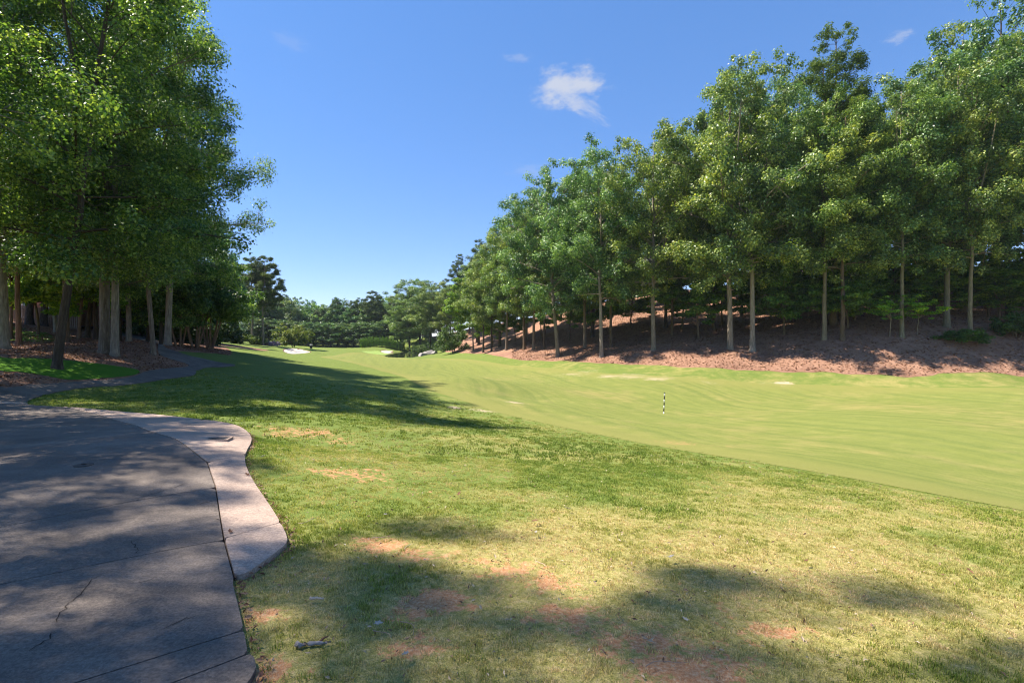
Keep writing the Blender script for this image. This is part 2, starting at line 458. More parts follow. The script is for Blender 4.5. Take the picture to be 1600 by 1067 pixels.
CTRL = [px(*a) for a in [
    (390, 1067, 2.26), (800, 1067, 2.26), (1600, 1067, 2.28), (350, 850, 3.82), (0, 921, 3.12), (0, 703, 7.15), (390, 683, 8.0), (60, 635, 11.9),
    (0, 615, 14.3), (150, 600, 17), (305, 576, 26), (376, 572, 27.5), (275, 550, 33), (247, 531, 42),
    (261, 539, 30.5), (240, 553, 25), (165, 553, 23), (92, 577, 17.5), (8, 545, 20), (30, 541, 25), (201, 535, 32), (0, 590, 15.2),
    (218, 582, 20), (50, 525, 32), (85, 530, 30), (100, 508, 46), (305, 544, 36), (328, 545, 38), (380, 560, 31), (350, 541, 50), (375, 541, 62),
    (400, 600, 20), (450, 650, 12.6), (420, 700, 8.3), (500, 700, 8.9), (450, 850, 3.95), (600, 800, 5.1), (800, 850, 4.0), (1000, 800, 5.2),
    (1600, 800, 6.2), (1300, 750, 7.9), (1300, 900, 3.5), (1000, 690, 14), (790, 690, 11.6), (700, 640, 19), (600, 600, 26.5), (500, 570, 38), (430, 552, 60), (395, 541, 85),
    (1038, 647, 26.6), (1600, 700, 14), (1600, 640, 24), (1300, 650, 23.5), (1300, 610, 35.5), (1600, 607, 31), (850, 625, 26.5), (860, 602, 38), (700, 590, 41), (1000, 590, 41.5),
    (800, 571, 60), (600, 566, 66), (500, 554, 90), (540, 547, 120), (600, 546, 128), (440, 543, 105), (400, 537, 130), (620, 560, 88), (700, 555, 92),
    (1600, 587, 36), (1400, 586, 37), (1150, 577, 42), (1000, 569.5, 48), (860, 564, 58), (740, 552, 86), (690, 548, 104),
    (1176, 549, 46), (1141, 545, 47), (1021, 547, 51), (940, 557, 54), (872, 557, 60), (1288, 530, 44), (1316, 531, 43), (1409, 526, 42), (1479, 510, 43), (1575, 490, 49), (1518, 537, 40),
    (1250, 445, 82), (1000, 470, 85), (1500, 428, 75), (1590, 430, 68), (850, 500, 95), (700, 522, 128), (640, 531, 155), (1150, 500, 61), (1400, 470, 58),
]] + [(60, 130, 13), (30, 140, 11), (120, 80, 15), (120, 140, 16), (150, 30, 13), (60, 20, 1.0), (80, 20, 5.5), (100, 0, 7), (50, 0, -1.3), (25, 0, -1.7), (50, -25, -1),
      (0, -6, 0.12), (-12, -6, 0.5), (12, -6, -0.8), (-30, 0, 1.6), (-40, 20, 3), (-60, 60, 5), (-80, 30, 6), (-50, 100, 0.45), (-45, 150, -0.3), (-75, 100, 3), (-95, 130, 3.5), (-46, 75, 1.3), (-12, 6, 0.05), (-16, 8, 0.35), (-22, 11, 0.9),
      (-30, 250, 1.2), (50, 300, 4), (0, 205, 0.2), (-100, 300, 5), (150, 300, 14), (-300, 0, 8), (300, 0, 14), (0, -300, 3), (-300, 300, 8), (300, 300, 14), (-100, -80, 4), (100, -80, 5), (0, 420, 5),
      (6, 3, -0.28), (10, 8, -1.2), (40, 10, -1.9)]
_c = np.array(CTRL); _S = 40.0


def _phi(r2): return 0.5 * r2 * np.log(r2 + 1e-12)


def _tps():
    P = _c[:, :2] / _S; n = len(P)
    d2 = ((P[:, None] - P[None]) ** 2).sum(-1)
    A = np.zeros((n + 3, n + 3)); A[:n, :n] = _phi(d2) + np.eye(n) * 2e-4
    A[:n, n] = 1; A[:n, n + 1:] = P; A[n, :n] = 1; A[n + 1:, :n] = P.T
    return P, np.linalg.solve(A, np.concatenate([_c[:, 2], [0, 0, 0]]))


_P, _w = _tps()


def sdf(poly, x, y):
    """signed distance to a closed polygon, positive inside"""
    poly = np.asarray(poly, float); x = np.asarray(x, float); y = np.asarray(y, float)
    d = np.full(x.shape, 1e18); ins = np.zeros(x.shape, bool)
    for (ax, ay), (bx, by) in zip(poly, np.roll(poly, -1, 0)):
        ex, ey = bx - ax, by - ay
        t = np.clip(((x - ax) * ex + (y - ay) * ey) / (ex * ex + ey * ey + 1e-12), 0, 1)
        d = np.minimum(d, (x - ax - t * ex) ** 2 + (y - ay - t * ey) ** 2)
        if ay != by:
            ins ^= ((ay > y) != (by > y)) & (x < ex * (y - ay) / (by - ay) + ax)
    return np.where(ins, 1, -1) * np.sqrt(d)


WATER_Z = -1.5
def at_z(u, v, z):
    Y = (EYE - z) * F / (v - CY)
    return ((u - CX) / F * Y, Y)


POND = [at_z(u, v, WATER_Z) for u, v in [(606, 553.5), (600, 556), (606, 558), (622, 558.9), (645, 558.6), (660, 556.5), (668, 553.5), (672, 551.3), (660, 550), (640, 549.6), (618, 549.8), (608, 551)]]
BUNKERS = []          # filled in below, once the terrain is known


def sm(x, a, b):
    t = np.clip((x - a) / (b - a), 0, 1); return t * t * (3 - 2 * t)


def height(x, y):
    x = np.asarray(x, float); y = np.asarray(y, float); sh = x.shape
    q = np.stack([x.ravel(), y.ravel()], -1) / _S
    z = np.empty(len(q))
    for i in range(0, len(q), 20000):
        c = q[i:i + 20000]
        d2 = ((c[:, None] - _P[None]) ** 2).sum(-1)
        z[i:i + 20000] = _phi(d2) @ _w[:-3] + _w[-3] + c @ _w[-2:]
    z = z.reshape(sh)
    r = np.hypot(x, y)
    k = sm(r, 330, 480)
    z = z * (1 - k) + 6.0 * k
    z = z + np.exp(-(((x + 2.9) / 3.6) ** 2 + ((y - 33) / 4.5) ** 2)) * 0.55 - np.exp(-(((x - 0.6) / 2.6) ** 2 + ((y - 28) / 2.6) ** 2)) * 0.35
    z = z + 0.05 * np.sin(x * 0.55 + 1.3 * np.sin(y * 0.21)) * np.sin(y * 0.37 + 0.8) * sm(r, 6, 14) * (1 - sm(r, 50, 80))
    near = (np.abs(x + 20) < 40) & (np.abs(y - 115) < 60)
    if near.any():
        s = sdf(POND, x[near], y[near])
        zz = z[near]
        zz = np.where(s > -9, zz * sm(-s, 0, 9) + (WATER_Z + 0.04) * (1 - sm(-s, 0, 9)), zz)
        zz = np.where(s > 0, WATER_Z + 0.04 - np.minimum(s, 2.0) * 0.5, zz)
        for b in BUNKERS:
            sb = sdf(b, x[near], y[near])
            yb = np.array([p[1] for p in b]); k = sm(y[near], yb.min(), yb.max())
            zz = zz - 0.12 * sm(sb, -0.2, 1.0) + (0.42 * np.exp(-((np.minimum(sb, 1.5) + 0.6) / 1.6) ** 2)) * k
        z = z.copy(); z[near] = zz
    return z


def hz(x, y): return float(height(np.array([x]), np.array([y]))[0])


def ground(pts, rmax=260.0):
    """photograph points on the lawn -> places on the terrain"""
    t = np.geomspace(1.2, rmax, 1400)
    out = []
    for u, v in pts:
        dx, dz = (u - CX) / F, -(v - CY) / F
        g = height(dx * t, t) - (EYE + dz * t)
        k = np.argmax(g > 0) if (g > 0).any() else len(t) - 1
        if k:
            a = g[k - 1] / (g[k - 1] - g[k] + 1e-12)
            tt = t[k - 1] + (t[k] - t[k - 1]) * min(max(a, 0), 1)
        else: tt = t[0]
        out.append((dx * tt, tt))
    return out


def smooth_poly(p, n=4):
    p = np.asarray(p, float); m = len(p); res = []
    for i in range(m):
        a, b, c, d = p[i - 1], p[i], p[(i + 1) % m], p[(i + 2) % m]
        for k in range(n):
            t = k / n
            res.append(0.5 * (2 * b + (c - a) * t + (2 * a - 5 * b + 4 * c - d) * t * t + (3 * b - a - 3 * c + d) * t ** 3))
    return np.array(res)


_b = [smooth_poly(ground(p), 3) for p in ([(442, 548.5), (448, 551.5), (458, 553), (472, 553.2), (486, 552.4), (477, 550.3), (468, 547.8), (455, 547)], [(594, 549.5), (598, 551.2), (606, 552), (613, 551.6), (615, 550.2), (608, 549), (600, 548.7)])]
BUNKERS += [p.tolist() for p in _b]

# polar terrain grid round the photographer: dense where the photograph looks
ang = np.unique(np.concatenate([np.linspace(-180, -56, 26), np.linspace(-56, 56, 400), np.linspace(56, 180, 26)]))[:-1]
rad = np.concatenate([[0.25], np.geomspace(0.6, 150, 330), np.geomspace(156, 2600, 60)])
NA, NR = len(ang), len(rad)
GX = rad[:, None] * np.sin(np.radians(ang))[None]
GY = rad[:, None] * np.cos(np.radians(ang))[None]
GZ = height(GX, GY)
_i = np.arange(NR - 1)[:, None] * NA; _j = np.arange(NA)[None]; _k = (_j + 1) % NA
CELLS = np.stack(np.broadcast_arrays(_i + _j, _i + _k, _i + NA + _k, _i + NA + _j), -1).reshape(-1, 4)
GV = np.stack([GX.ravel(), GY.ravel(), GZ.ravel()], -1)

# bare earth, sandy scars and dry turf, as smooth spots
BARE = [(570, 848, .14, .8), (600, 852, .16, .9), (655, 868, .2, .85), (690, 938, .16, 1), (640, 958, .1, .8), (760, 880, .2, .6), (800, 893, .22, .75), (850, 905, .2, .6), (880, 962, .2, .7), (940, 985, .2, .65), (1000, 1000, .24, .8),
        (1060, 1045, .2, .9), (1110, 1040, .2, .7), (560, 742, .5, .7), (590, 737, .35, .6), (480, 676, .8, .7), (520, 690, .5, .5), (650, 1010, .14, .8), (1010, 905, .2, .35), (1210, 985, .15, .6), (1130, 960, .2, .4),
        (420, 1050, .12, .8), (410, 960, .1, .7), (365, 610, .8, .4), (860, 830, .25, .3), (700, 770, .3, .35), (1060, 692, .9, .5), (560, 612, 1.2, .45)]
SANDY = [(905, 583.5, 1.8, .62), (960, 587, 1.2, .85), (985, 588, 1.3, .9), (1030, 591, 1.0, .85), (1225, 600, .7, .85), (1195, 599, .6, .5), (1110, 597, 1.0, .45), (710, 637, .35, .9), (745, 641, .6, .7), (728, 639, .5, .5), (808, 629, .5, 0.8)]
_bw = ground([b[:2] for b in BARE]); _sw = ground([b[:2] for b in SANDY])


def spots(x, y, where, spec, fx=1.9):
    s = np.zeros_like(x)
    for (wx, wy), (_, _, r, a) in zip(where, spec):
        s = np.maximum(s, a * np.exp(-(((x - wx) / (r * fx)) ** 2 + ((y - wy) / (1.25 * r)) ** 2)))
    return s


def dryness(x, y):
    d = 0.34 * np.exp(-(((x - 0.6) / 2.4) ** 2 + ((y - 3.2) / 1.3) ** 2)) + 0.12 * np.exp(-(((x - 3.5) / 3.5) ** 2 + ((y - 5.5) / 1.6) ** 2))
    d = d - 0.10 * np.exp(-(((x - 1.6) / 2.5) ** 2 + ((y - 7) / 1.8) ** 2)) - 0.12 * sm(-x, 2.5, 5) * sm(y, 6, 10)
    return d - 0.10 * sm(y, 40, 80) * (x > -30)


FAIR = smooth_poly([(10, 2.0)] + ground([(1600, 798), (1450, 770), (1300, 742), (1150, 717), (1000, 692), (900, 672), (800, 650), (720, 625), (650, 600), (590, 578), (530, 563), (500, 557), (540, 551.5), (590, 554), (640, 561), (680, 559.5), (720, 561), (800, 571), (900, 580), (1000, 586), (1150, 596), (1300, 602), (1450, 606), (1600, 607)])
                   + [(45, 22), (40, 0), (30, -25), (14, -25)], 3)


def surf_attrs(v):
    x, y = v[:, 0], v[:, 1]
    b = spots(x, y, _bw, BARE); s = spots(x, y, _sw, SANDY, 1.5)
    return {'edge': sdf(FAIR, x, y), 'bare': np.maximum(b, s), 'sandy': (s > b).astype(float), 'dry': dryness(x, y)}


def sheet(name, field, offset, m, skirt=0.0, parent=None, z=None, attrs=True):
    """the part of the terrain where field > 0, laid offset metres above it, cut cleanly at its edge"""
    f = field.ravel(); fc = f[CELLS]
    pos = (fc > 0)
    full = pos.all(1); part = pos.any(1) & ~full
    used = {}
    vs, quads, polys = [], [], []
    ids = np.unique(CELLS[full]); remap = np.full(len(GV), -1); remap[ids] = np.arange(len(ids))
    quads = remap[CELLS[full]]
    vs = [tuple(p) for p in GV[ids]]
    newv = {}
    def vid(i):
        if remap[i] < 0:
            remap[i] = len(vs); vs.append(tuple(GV[i]))
        return int(remap[i])
    def cut(i, j):
        key = (min(i, j), max(i, j))
        if key not in newv:
            a = f[i] / (f[i] - f[j]); newv[key] = len(vs); vs.append(tuple(GV[i] + (GV[j] - GV[i]) * a))
        return newv[key]
    for c in CELLS[part]:
        p = []
        for a, b in zip(c, np.roll(c, -1)):
            if f[a] > 0: p.append(vid(a))
            if (f[a] > 0) != (f[b] > 0): p.append(cut(a, b))
        if len(p) >= 3: polys.append(p)
    V = np.array(vs)
    if z is not None: V[:, 2] = z
    else: V[:, 2] += offset
    at = surf_attrs(V) if attrs else None
    if skirt:
        from collections import Counter
        cnt = {}
        for p in [list(q) for q in quads] + polys:
            for a, b in zip(p, p[1:] + p[:1]):
                if (b, a) in cnt: del cnt[(b, a)]
                else: cnt[(a, b)] = 1
        n0 = len(V); down = {}
        extra = []
        for a, b in cnt:
            for i in (a, b):
                if i not in down: down[i] = n0 + len(extra); extra.append(V[i] - np.array([0, 0, skirt]))
            polys.append([b, a, down[a], down[b]])
        V = np.vstack([V, np.array(extra)])
        if at: at = surf_attrs(V)
    me = make_mesh(name, V, quads if len(quads) else None, None, polys, smooth=not skirt, attrs=at)
    o = obj(name, me, m, parent)
    return o


# ------------------------------------------------------------------ the ground and what is laid on it
g_me = make_mesh('ground', np.vstack([GV, [[0, 0, hz(0, 0)]]]), CELLS, [(NR * NA, (j + 1) % NA, j) for j in range(NA)], smooth=True,
                 attrs={k: np.append(v, 0) for k, v in surf_attrs(GV).items()})
tag(obj('ground', g_me, M['rough']), kind='structure')

PATH = smooth_poly([(-1.15, -6), (-1.16, -2), (-1.18, 1)] + ground([
    (394, 1067), (387, 1030), (381, 994), (371, 950), (364, 912)]) + ground([(383, 905), (407, 889), (438, 865), (449, 850), (438, 823), (420, 793), (394, 753), (383, 727), (385, 709), (393, 692), (390, 681), (372, 668), (341, 661), (306, 657), (245, 650), (175, 644), (109, 638), (66, 636),
    (46, 634), (41, 630), (47, 626), (61, 620), (93, 612), (127, 607), (157, 604), (197, 602), (239, 596), (281, 590), (304, 586), (307, 579), (317, 575.5), (340, 574), (374, 572), (363, 569.5), (323, 562), (295, 556), (272, 548), (256, 541), (249, 535)])
    + [(-33.5, 45), (-37, 50), (-40, 50), (-36, 44)] + ground([(241, 537), (246, 546), (252, 556), (268, 562), (292, 568.5), (295, 572), (281, 575), (247, 578), (225, 582), (218, 586), (197, 592), (146, 596), (98, 599), (42, 603), (0, 606)])
    + [(-17.0, 14.6), (-15.5, 11), (-12, 7), (-9.5, 2), (-8.5, -3), (-8.5, -6)], 3)
SEAM = np.array(ground([(90, 636), (150, 649), (214, 668), (258, 684), (295, 704), (324, 727), (337, 766), (350, 850), (364, 902), (389, 994), (405, 1062)]))
f_path = sdf(PATH, GX, GY)
seam_poly = np.vstack([SEAM, [(-0.9, 1.5), (-0.9, -8), (-30, -8), (-30, 14)]])
f_main = sdf(seam_poly, GX, GY)
GAP = 0.0055
cart_path = empty('cart_path', (0, 0, 0)); tag(cart_path, kind='structure')


def side(a, b):
    """signed distance to the line a-b, positive on its left"""
    (ax, ay), (bx, by) = a, b; L = math.hypot(bx - ax, by - ay)
    return ((bx - ax) * (GY - ay) - (by - ay) * (GX - ax)) / L


J = [ground(p) for p in ([(300, 1066), (392, 1030)], [(236, 1040), (380, 994)], [(0, 921), (352, 850)], [(0, 830), (334, 767)], [(0, 703), (214, 678)])]
lines = [side(*j) for j in J]                       # positive beyond each joint
far_cut = GY - 12.6 + 0.12 * (GX + 12)              # joint where the turning area meets the winding path
bands = []
prev = None
for k in range(len(lines) + 1):
    fld = np.minimum(f_path, f_main - GAP)
    if k > 0: fld = np.minimum(fld, lines[k - 1] - GAP)
    if k < len(lines): fld = np.minimum(fld, -lines[k] - GAP)
    else: fld = np.minimum(fld, -far_cut - GAP)
    sheet('concrete_slab', fld, 0.035, M['concrete'], 0.16, cart_path, attrs=False)
sheet('concrete_slab', np.minimum(f_path, far_cut - GAP), 0.03, M['concrete'], 0.14, cart_path, attrs=False)
AJ = [ground(p) for p in ([(345, 851), (438, 823)], [(322, 728), (386, 713)], [(268, 674), (313, 660)])]
al = [side(*j) for j in AJ]
f_apron = np.minimum(np.minimum(np.minimum(f_path, -f_main - GAP), -far_cut - GAP), GY - 3.05)
for k in range(4):
    fld = f_apron
    if k > 0: fld = np.minimum(fld, al[k - 1] - GAP * 0.7)
    if k < 3: fld = np.minimum(fld, -al[k] - GAP * 0.7)
    sheet('kerb_slab', fld, 0.042, M['apron'], 0.17, cart_path, attrs=False)
sheet('joint_filler', f_path - 0.02, 0.012, M['joint'], 0.0, cart_path, attrs=False)


def ribbon(name, pts, w, m, parent, lift=0.038):
    P = np.array(ground(pts)); P = np.array([P[0] + (P[-1] - P[0]) * t for t in ()] or P)
    # subdivide and roughen
    Q = []
    for a, b in zip(P[:-1], P[1:]):
        for t in np.linspace(0, 1, 5)[:-1]: Q.append(a + (b - a) * t + RNG.normal(0, 0.008, 2))
    Q.append(P[-1]); Q = np.array(Q)
    tn = np.gradient(Q, axis=0); tn /= np.linalg.norm(tn, axis=1, keepdims=True)
    nr = np.stack([-tn[:, 1], tn[:, 0]], -1) * (w * RNG.uniform(0.4, 1.2, len(Q)) * np.minimum(1, np.minimum(np.arange(len(Q)), np.arange(len(Q))[::-1]) / 2))[:, None]
    A, B = Q + nr, Q - nr
    z = lambda q: height(q[:, 0], q[:, 1]) + lift
    v = np.vstack([np.column_stack([A, z(A)]), np.column_stack([B, z(B)])]); n = len(Q)
    return obj(name, make_mesh(name, v, [(i, i + 1, n + i + 1, n + i) for i in range(n - 1)]), m, parent)


for pts, w in (([(205, 850), (212, 862), (218, 868), (215, 873)], .003), ([(160, 905), (140, 917), (125, 938), (108, 950), (98, 965), (80, 990)], .0035), ([(90, 995), (70, 1012), (40, 1030)], .004), ([(310, 795), (325, 790), (331, 788)], .004),
               ([(250, 995), (285, 978), (310, 972)], .003), ([(215, 920), (250, 908)], .004), ([(330, 816), (357, 819)], .006), ([(300, 757), (260, 770), (200, 790)], .003)):
    ribbon('crack', pts, w, M['joint'], cart_path)

MULCH_L = smooth_poly(ground([(0, 607), (42, 603.5), (98, 599.5), (197, 592.5), (219, 586.5), (247, 578.5), (281, 575.5), (294, 571), (288, 562), (276, 553), (285, 549), (329, 552), (363, 555), (358, 546), (340, 540)])
                      + [(-30, 52), (-36, 70), (-60, 70), (-75, 40), (-60, 15), (-30, 10), (-20, 12)], 3)
f_ml = sdf(MULCH_L, GX, GY)
tag(sheet('mulch_bed', f_ml + 0.25 * (np.sin(GX * 2.1 + GY) * 0.3 + np.sin(GY * 3.3) * 0.2), 0.010, M['mulch']), kind='structure')
MULCH_R = smooth_poly(ground([(696, 549.5), (725, 551.8), (742, 552.5), (790, 559), (860, 564), (940, 568), (1000, 570), (1075, 574), (1150, 577.5), (1250, 581.5), (1350, 585), (1450, 587), (1600, 587.5)])
                      + [(46, 33), (58, 26), (72, 10), (85, -20), (170, -20), (170, 190), (40, 215), (-28, 180), (-24, 150), (-17, 125)], 3)
f_mr = sdf(MULCH_R, GX, GY)
tag(sheet('mulch_bank', f_mr + 0.12 * np.sin(GX * 1.7) + 0.1 * np.sin(GX * 4.1 + GY), 0.012, M['mulch']), kind='structure')
LAWN1 = smooth_poly(ground([(0, 559), (52, 560), (97, 563), (157, 569), (198, 575), (217, 579), (215, 585), (191, 589), (146, 592.5), (108, 594), (67, 587), (22, 581), (0, 580)]) + [(-19, 16.2), (-26, 17), (-26, 19), (-21, 19)], 3)
tag(sheet('lawn', sdf(LAWN1, GX, GY), 0.02, M['lawn']), kind='structure')
LAWN2 = smooth_poly(ground([(8, 518), (45, 518), (72, 520), (85, 528), (83, 534), (45, 534.5), (11, 532)]) + [(-34, 28), (-40, 30), (-42, 37), (-37, 37)], 3)
tag(sheet('lawn', sdf(LAWN2, GX, GY), 0.022, M['lawn']), kind='structure')
tag(sheet('fairway', sdf(FAIR, GX, GY), 0.006, M['fairway']), kind='structure')
GREEN = smooth_poly([(-38, 122), (-34, 113), (-28, 110.5), (-24.5, 112), (-23.5, 118), (-25, 128), (-30, 136), (-36, 134), (-39, 128)], 4)
tag(sheet('putting_green', sdf(GREEN, GX, GY), 0.010, M['green']), kind='structure')
for b in BUNKERS:
    bp = np.array(b)
    sb = sdf(bp, GX, GY)
    tag(sheet('bunker', sb + 0.10 * (GY > np.mean(bp[:, 1])), 0.008, M['lip'], attrs=False), kind='structure')
    tag(sheet('bunker_sand', sb - 0.15, 0.016, M['sand'], attrs=False), kind='structure')
tag(sheet('pond', sdf(smooth_poly(POND, 3), GX, GY) + 0.4, 0, M['water'], z=WATER_Z, attrs=False), kind='structure')

# ------------------------------------------------------------------ trees
def leaf_faces(c, nrm, size, tint, rng, wid=0.36, fold=0.10):
    n = len(c)
    r = rng.normal(size=(n, 3))
    a = np.cross(nrm, r); a /= np.linalg.norm(a, axis=1, keepdims=True) + 1e-9
    b = np.cross(nrm, a)
    s = size[:, None]
    v = np.stack([c - a * s * 0.5, c + b * s * wid + nrm * s * fold, c + a * s * 0.5, c - b * s * wid + nrm * s * fold], 1).reshape(-1, 3)
    q = np.arange(4 * n).reshape(-1, 4)
    return v, q, np.repeat(tint, 4)


def unit(v): return v / (np.linalg.norm(v, axis=-1, keepdims=True) + 1e-9)


def clump_leaves(centers, radii, per, leaf, rng, flat_=0.62, up=0.55, wid=0.36):
    """leaves spread through the volume of each clump, thicker towards its skin"""
    k = np.maximum(8, (per * (radii / radii.mean()) ** 2).astype(int))
    idx = np.repeat(np.arange(len(centers)), k)
    n = len(idx)
    d = unit(rng.normal(size=(n, 3)))
    rr = rng.uniform(0.25, 1.0, n) ** 0.55 * (1 + 0.22 * rng.normal(size=n))
    off = d * rr[:, None] * radii[idx][:, None]
    off[:, 2] *= flat_
    c = centers[idx] + off
    nrm = unit(d * 0.75 + np.array([0, 0, up]) + rng.normal(size=(n, 3)) * 0.42)
    size = leaf * rng.uniform(0.65, 1.25, n)
    ct = rng.uniform(0.0, 0.8, len(centers))
    tint = np.clip(ct[idx] * 0.65 + rng.uniform(0, 1, n) ** 1.6 * 0.7 - 0.06, 0, 1)
    return leaf_faces(c, nrm, size, tint, rng, wid)


def envelope(t, kind):
    if kind == 'oak': return np.interp(t, [0, .08, .25, .5, .75, .92, 1], [.5, .75, .95, 1.0, .88, .62, .32])
    if kind == 'tall': return np.interp(t, [0, .1, .3, .55, .8, .95, 1], [.55, .78, 1.0, .97, .8, .52, .26])
    if kind == 'finger': return np.interp(t, [0, .08, .25, .45, .65, .85, 1], [.6, .85, 1.0, .95, .66, .36, .12])
    if kind == 'low': return np.interp(t, [0, .1, .3, .6, .85, 1], [.6, .95, 1.0, .85, .5, .15])
    if kind == 'round': return np.interp(t, [0, .15, .4, .7, .9, 1], [.6, .9, 1.0, .9, .6, .2])
    return np.interp(t, [0, .2, .5, .8, 1], [.55, 1.0, .85, .5, .1])


def gen_tree(name, seed, H, cb, Rc, r0, nlimb, nsub, per, leaf, kind='oak', clump=1.15, flat_=0.62, wander=0.5, wid=0.36, stems=1, leafmat='leaf', needle=False, fork=True):
    rng = np.random.default_rng(seed)
    tb = MB(); cen, crad = [], []; ph = rng.uniform(0, 6.28, 3)
    for s in range(stems):
        npt = 16
        tz = np.linspace(0, 1, npt) ** 1.1 * H * 0.95
        az0 = 2 * np.pi * s / stems + rng.uniform(0, 1)
        spread = (Rc * 0.45 if stems > 1 else 0.0)
        ox = np.cumsum(rng.normal(0, wander / npt ** 0.5, npt)) * np.linspace(0.1, 1, npt) + (np.cos(az0) * (0.12 * (stems > 1) + spread * (tz / H) ** 0.8))
        oy = np.cumsum(rng.normal(0, wander / npt ** 0.5, npt)) * np.linspace(0.1, 1, npt) + (np.sin(az0) * (0.12 * (stems > 1) + spread * (tz / H) ** 0.8))
        pts = np.column_stack([ox, oy, tz])
        pts[0, :2] = pts[1, :2] * 0.3 + pts[0, :2] * 0.7
        # extra rings for the root flare
        base = [pts[0] + np.array([0, 0, -0.35]), pts[0], pts[0] * 0.75 + pts[1] * 0.25 if npt else 0]
        P = np.vstack([base, pts[1:]])
        rr = r0 * (1 - 0.86 * (P[:, 2].clip(0) / (H * 0.95)) ** 0.85)
        rr[0] *= 1.75; rr[1] *= 1.42; rr[2] *= 1.10
        tb.tube(P, rr, 12, True, 0.05)
        if fork and stems == 1:
            zf = H * rng.uniform(.3, .45); fa = rng.uniform(0, 6.28); f0 = np.array([np.interp(zf, P[:, 2], P[:, 0]), np.interp(zf, P[:, 2], P[:, 1]), zf])
            fu = np.linspace(0, 1, 9)[:, None]; f2 = f0 + np.array([np.cos(fa) * Rc * .5, np.sin(fa) * Rc * .5, H * .42]); fm = f0 * .6 + f2 * .4 + np.array([np.cos(fa), np.sin(fa), 0]) * Rc * .12
            tb.tube((1 - fu) ** 2 * f0 + 2 * fu * (1 - fu) * fm + fu ** 2 * f2, np.linspace(r0 * .55, r0 * .12, 9), 8, False, .05)
        trunk = lambda z, P=P: np.array([np.interp(z, P[:, 2], P[:, 0]), np.interp(z, P[:, 2], P[:, 1]), z])
        for k in range(nlimb // stems):
            t = (k + rng.uniform(0, 1)) / (nlimb // stems)
            zt = cb + (H - cb) * (0.03 + 0.95 * t)                       # height the limb's end aims at
            az = 2.39996 * k + rng.uniform(-0.5, 0.5) + s * 1.7
            lob = 1 + 0.18 * np.sin(2 * az + ph[0] + 5 * t) + 0.13 * np.sin(3 * az + ph[1] - 8 * t) + 0.10 * np.sin(az + ph[2] + 11 * t)
            e = envelope(t, kind) * Rc * rng.uniform(0.75, 1.05) * (1 if needle else lob)
            rise = e * (np.interp(t, [0, .3, 1], [-.12, .35, 1.1]) if not needle else np.interp(t, [0, .5, 1], [-.05, .1, .4]))
            zs = np.clip(zt - max(rise, -1.0), cb * 0.75, H * 0.93)
            st = trunk(zs)
            en = np.array([st[0] * 0.6 + np.cos(az) * e, st[1] * 0.6 + np.sin(az) * e, zt])
            u = np.linspace(0, 1, 7)[:, None]
            mid = st * 0.5 + en * 0.5 + np.array([0, 0, 0.12 * e]) + rng.normal(0, 0.06 * e + 0.02, 3)
            lp = (1 - u) ** 2 * st + 2 * u * (1 - u) * mid + u ** 2 * en
            rl = max(0.02, r0 * 0.36 * (1 - 0.55 * t) * (e / Rc) ** 0.5)
            tb.tube(lp, np.linspace(rl, rl * 0.25, 7), 6, False)
            m = max(2, int(nsub * (0.45 + 0.75 * e / Rc)))
            for q in range(m):
                f = 1.0 if q == 0 else rng.uniform(0.28, 0.98)
                bp = lp[int(f * 6)]
                out = unit(en - st)
                d = unit(out * 0.7 + rng.normal(size=3) * np.array([0.8, 0.8, 0.45]) + np.array([0, 0, 0.12]))
                L = (0.0 if q == 0 else rng.uniform(0.55, 1.7) * clump)
                c = bp + d * L
                if c[2] < cb * 0.55: c[2] = cb * 0.55 + rng.uniform(0, 0.6)
                cen.append(c); crad.append(clump * rng.uniform(0.45, 0.95) * (0.72 if t > 0.85 else 1))
                if q and L > 0.3:
                    md = bp * 0.5 + c * 0.5 + rng.normal(0, 0.08, 3)
                    tb.tube([bp, md, c], [rl * 0.35, rl * 0.25, 0.012], 4, False)
    cen, crad = np.array(cen), np.array(crad)
    v, q, tint = clump_leaves(cen, crad, per, leaf, rng, flat_, 0.55, wid)
    tm = tb.mesh(name + '_trunk', smooth=True); tm.materials.append(M['bark'])
    cm = make_mesh(name + '_crown', v, q, attrs={'tint': tint}); cm.materials.append(M[leafmat])
    TREE[name] = (tm, cm, H, len(q))


TREE = {}
gen_tree('near_a', 11, 25, 4.4, 7.4, 0.27, 34, 10, 205, 0.155, 'finger', 1.2, 0.78, leafmat='leaf_near')
gen_tree('near_b', 12, 25, 4.0, 6.6, 0.235, 32, 10, 205, 0.15, 'finger', 1.15, 0.78, leafmat='leaf_near')
gen_tree('near_c', 13, 24, 3.6, 6.2, 0.18, 30, 10, 200, 0.148, 'finger', 1.1, 0.75, leafmat='leaf_near')
gen_tree('oak_a', 21, 26, 5.6, 6.6, 0.28, 36, 9, 140, 0.235, 'oak', 1.15, 0.8)
gen_tree('oak_b', 22, 26, 5.8, 6.0, 0.255, 34, 9, 140, 0.23, 'tall', 1.1, 0.85)
gen_tree('oak_c', 23, 26, 5.2, 7.0, 0.29, 38, 9, 135, 0.24, 'oak', 1.2, 0.75)
gen_tree('oak_d', 24, 26, 6.5, 5.2, 0.225, 34, 9, 140, 0.225, 'tall', 1.05, 0.85)
gen_tree('pine_a', 31, 30, 9, 4.6, 0.30, 52, 7, 130, 0.30, 'pine', 0.8, 0.85, 0.25, 0.14, leafmat='needle', needle=True)
gen_tree('pine_b', 32, 24, 9.5, 4.4, 0.26, 44, 6, 90, 0.40, 'pine', 0.85, 0.85, 0.4, 0.2, leafmat='needle', needle=True)
gen_tree('under_a', 41, 10, 2.2, 4.2, 0.12, 24, 7, 110, 0.27, 'low', 0.95, 0.4, leafmat='under')
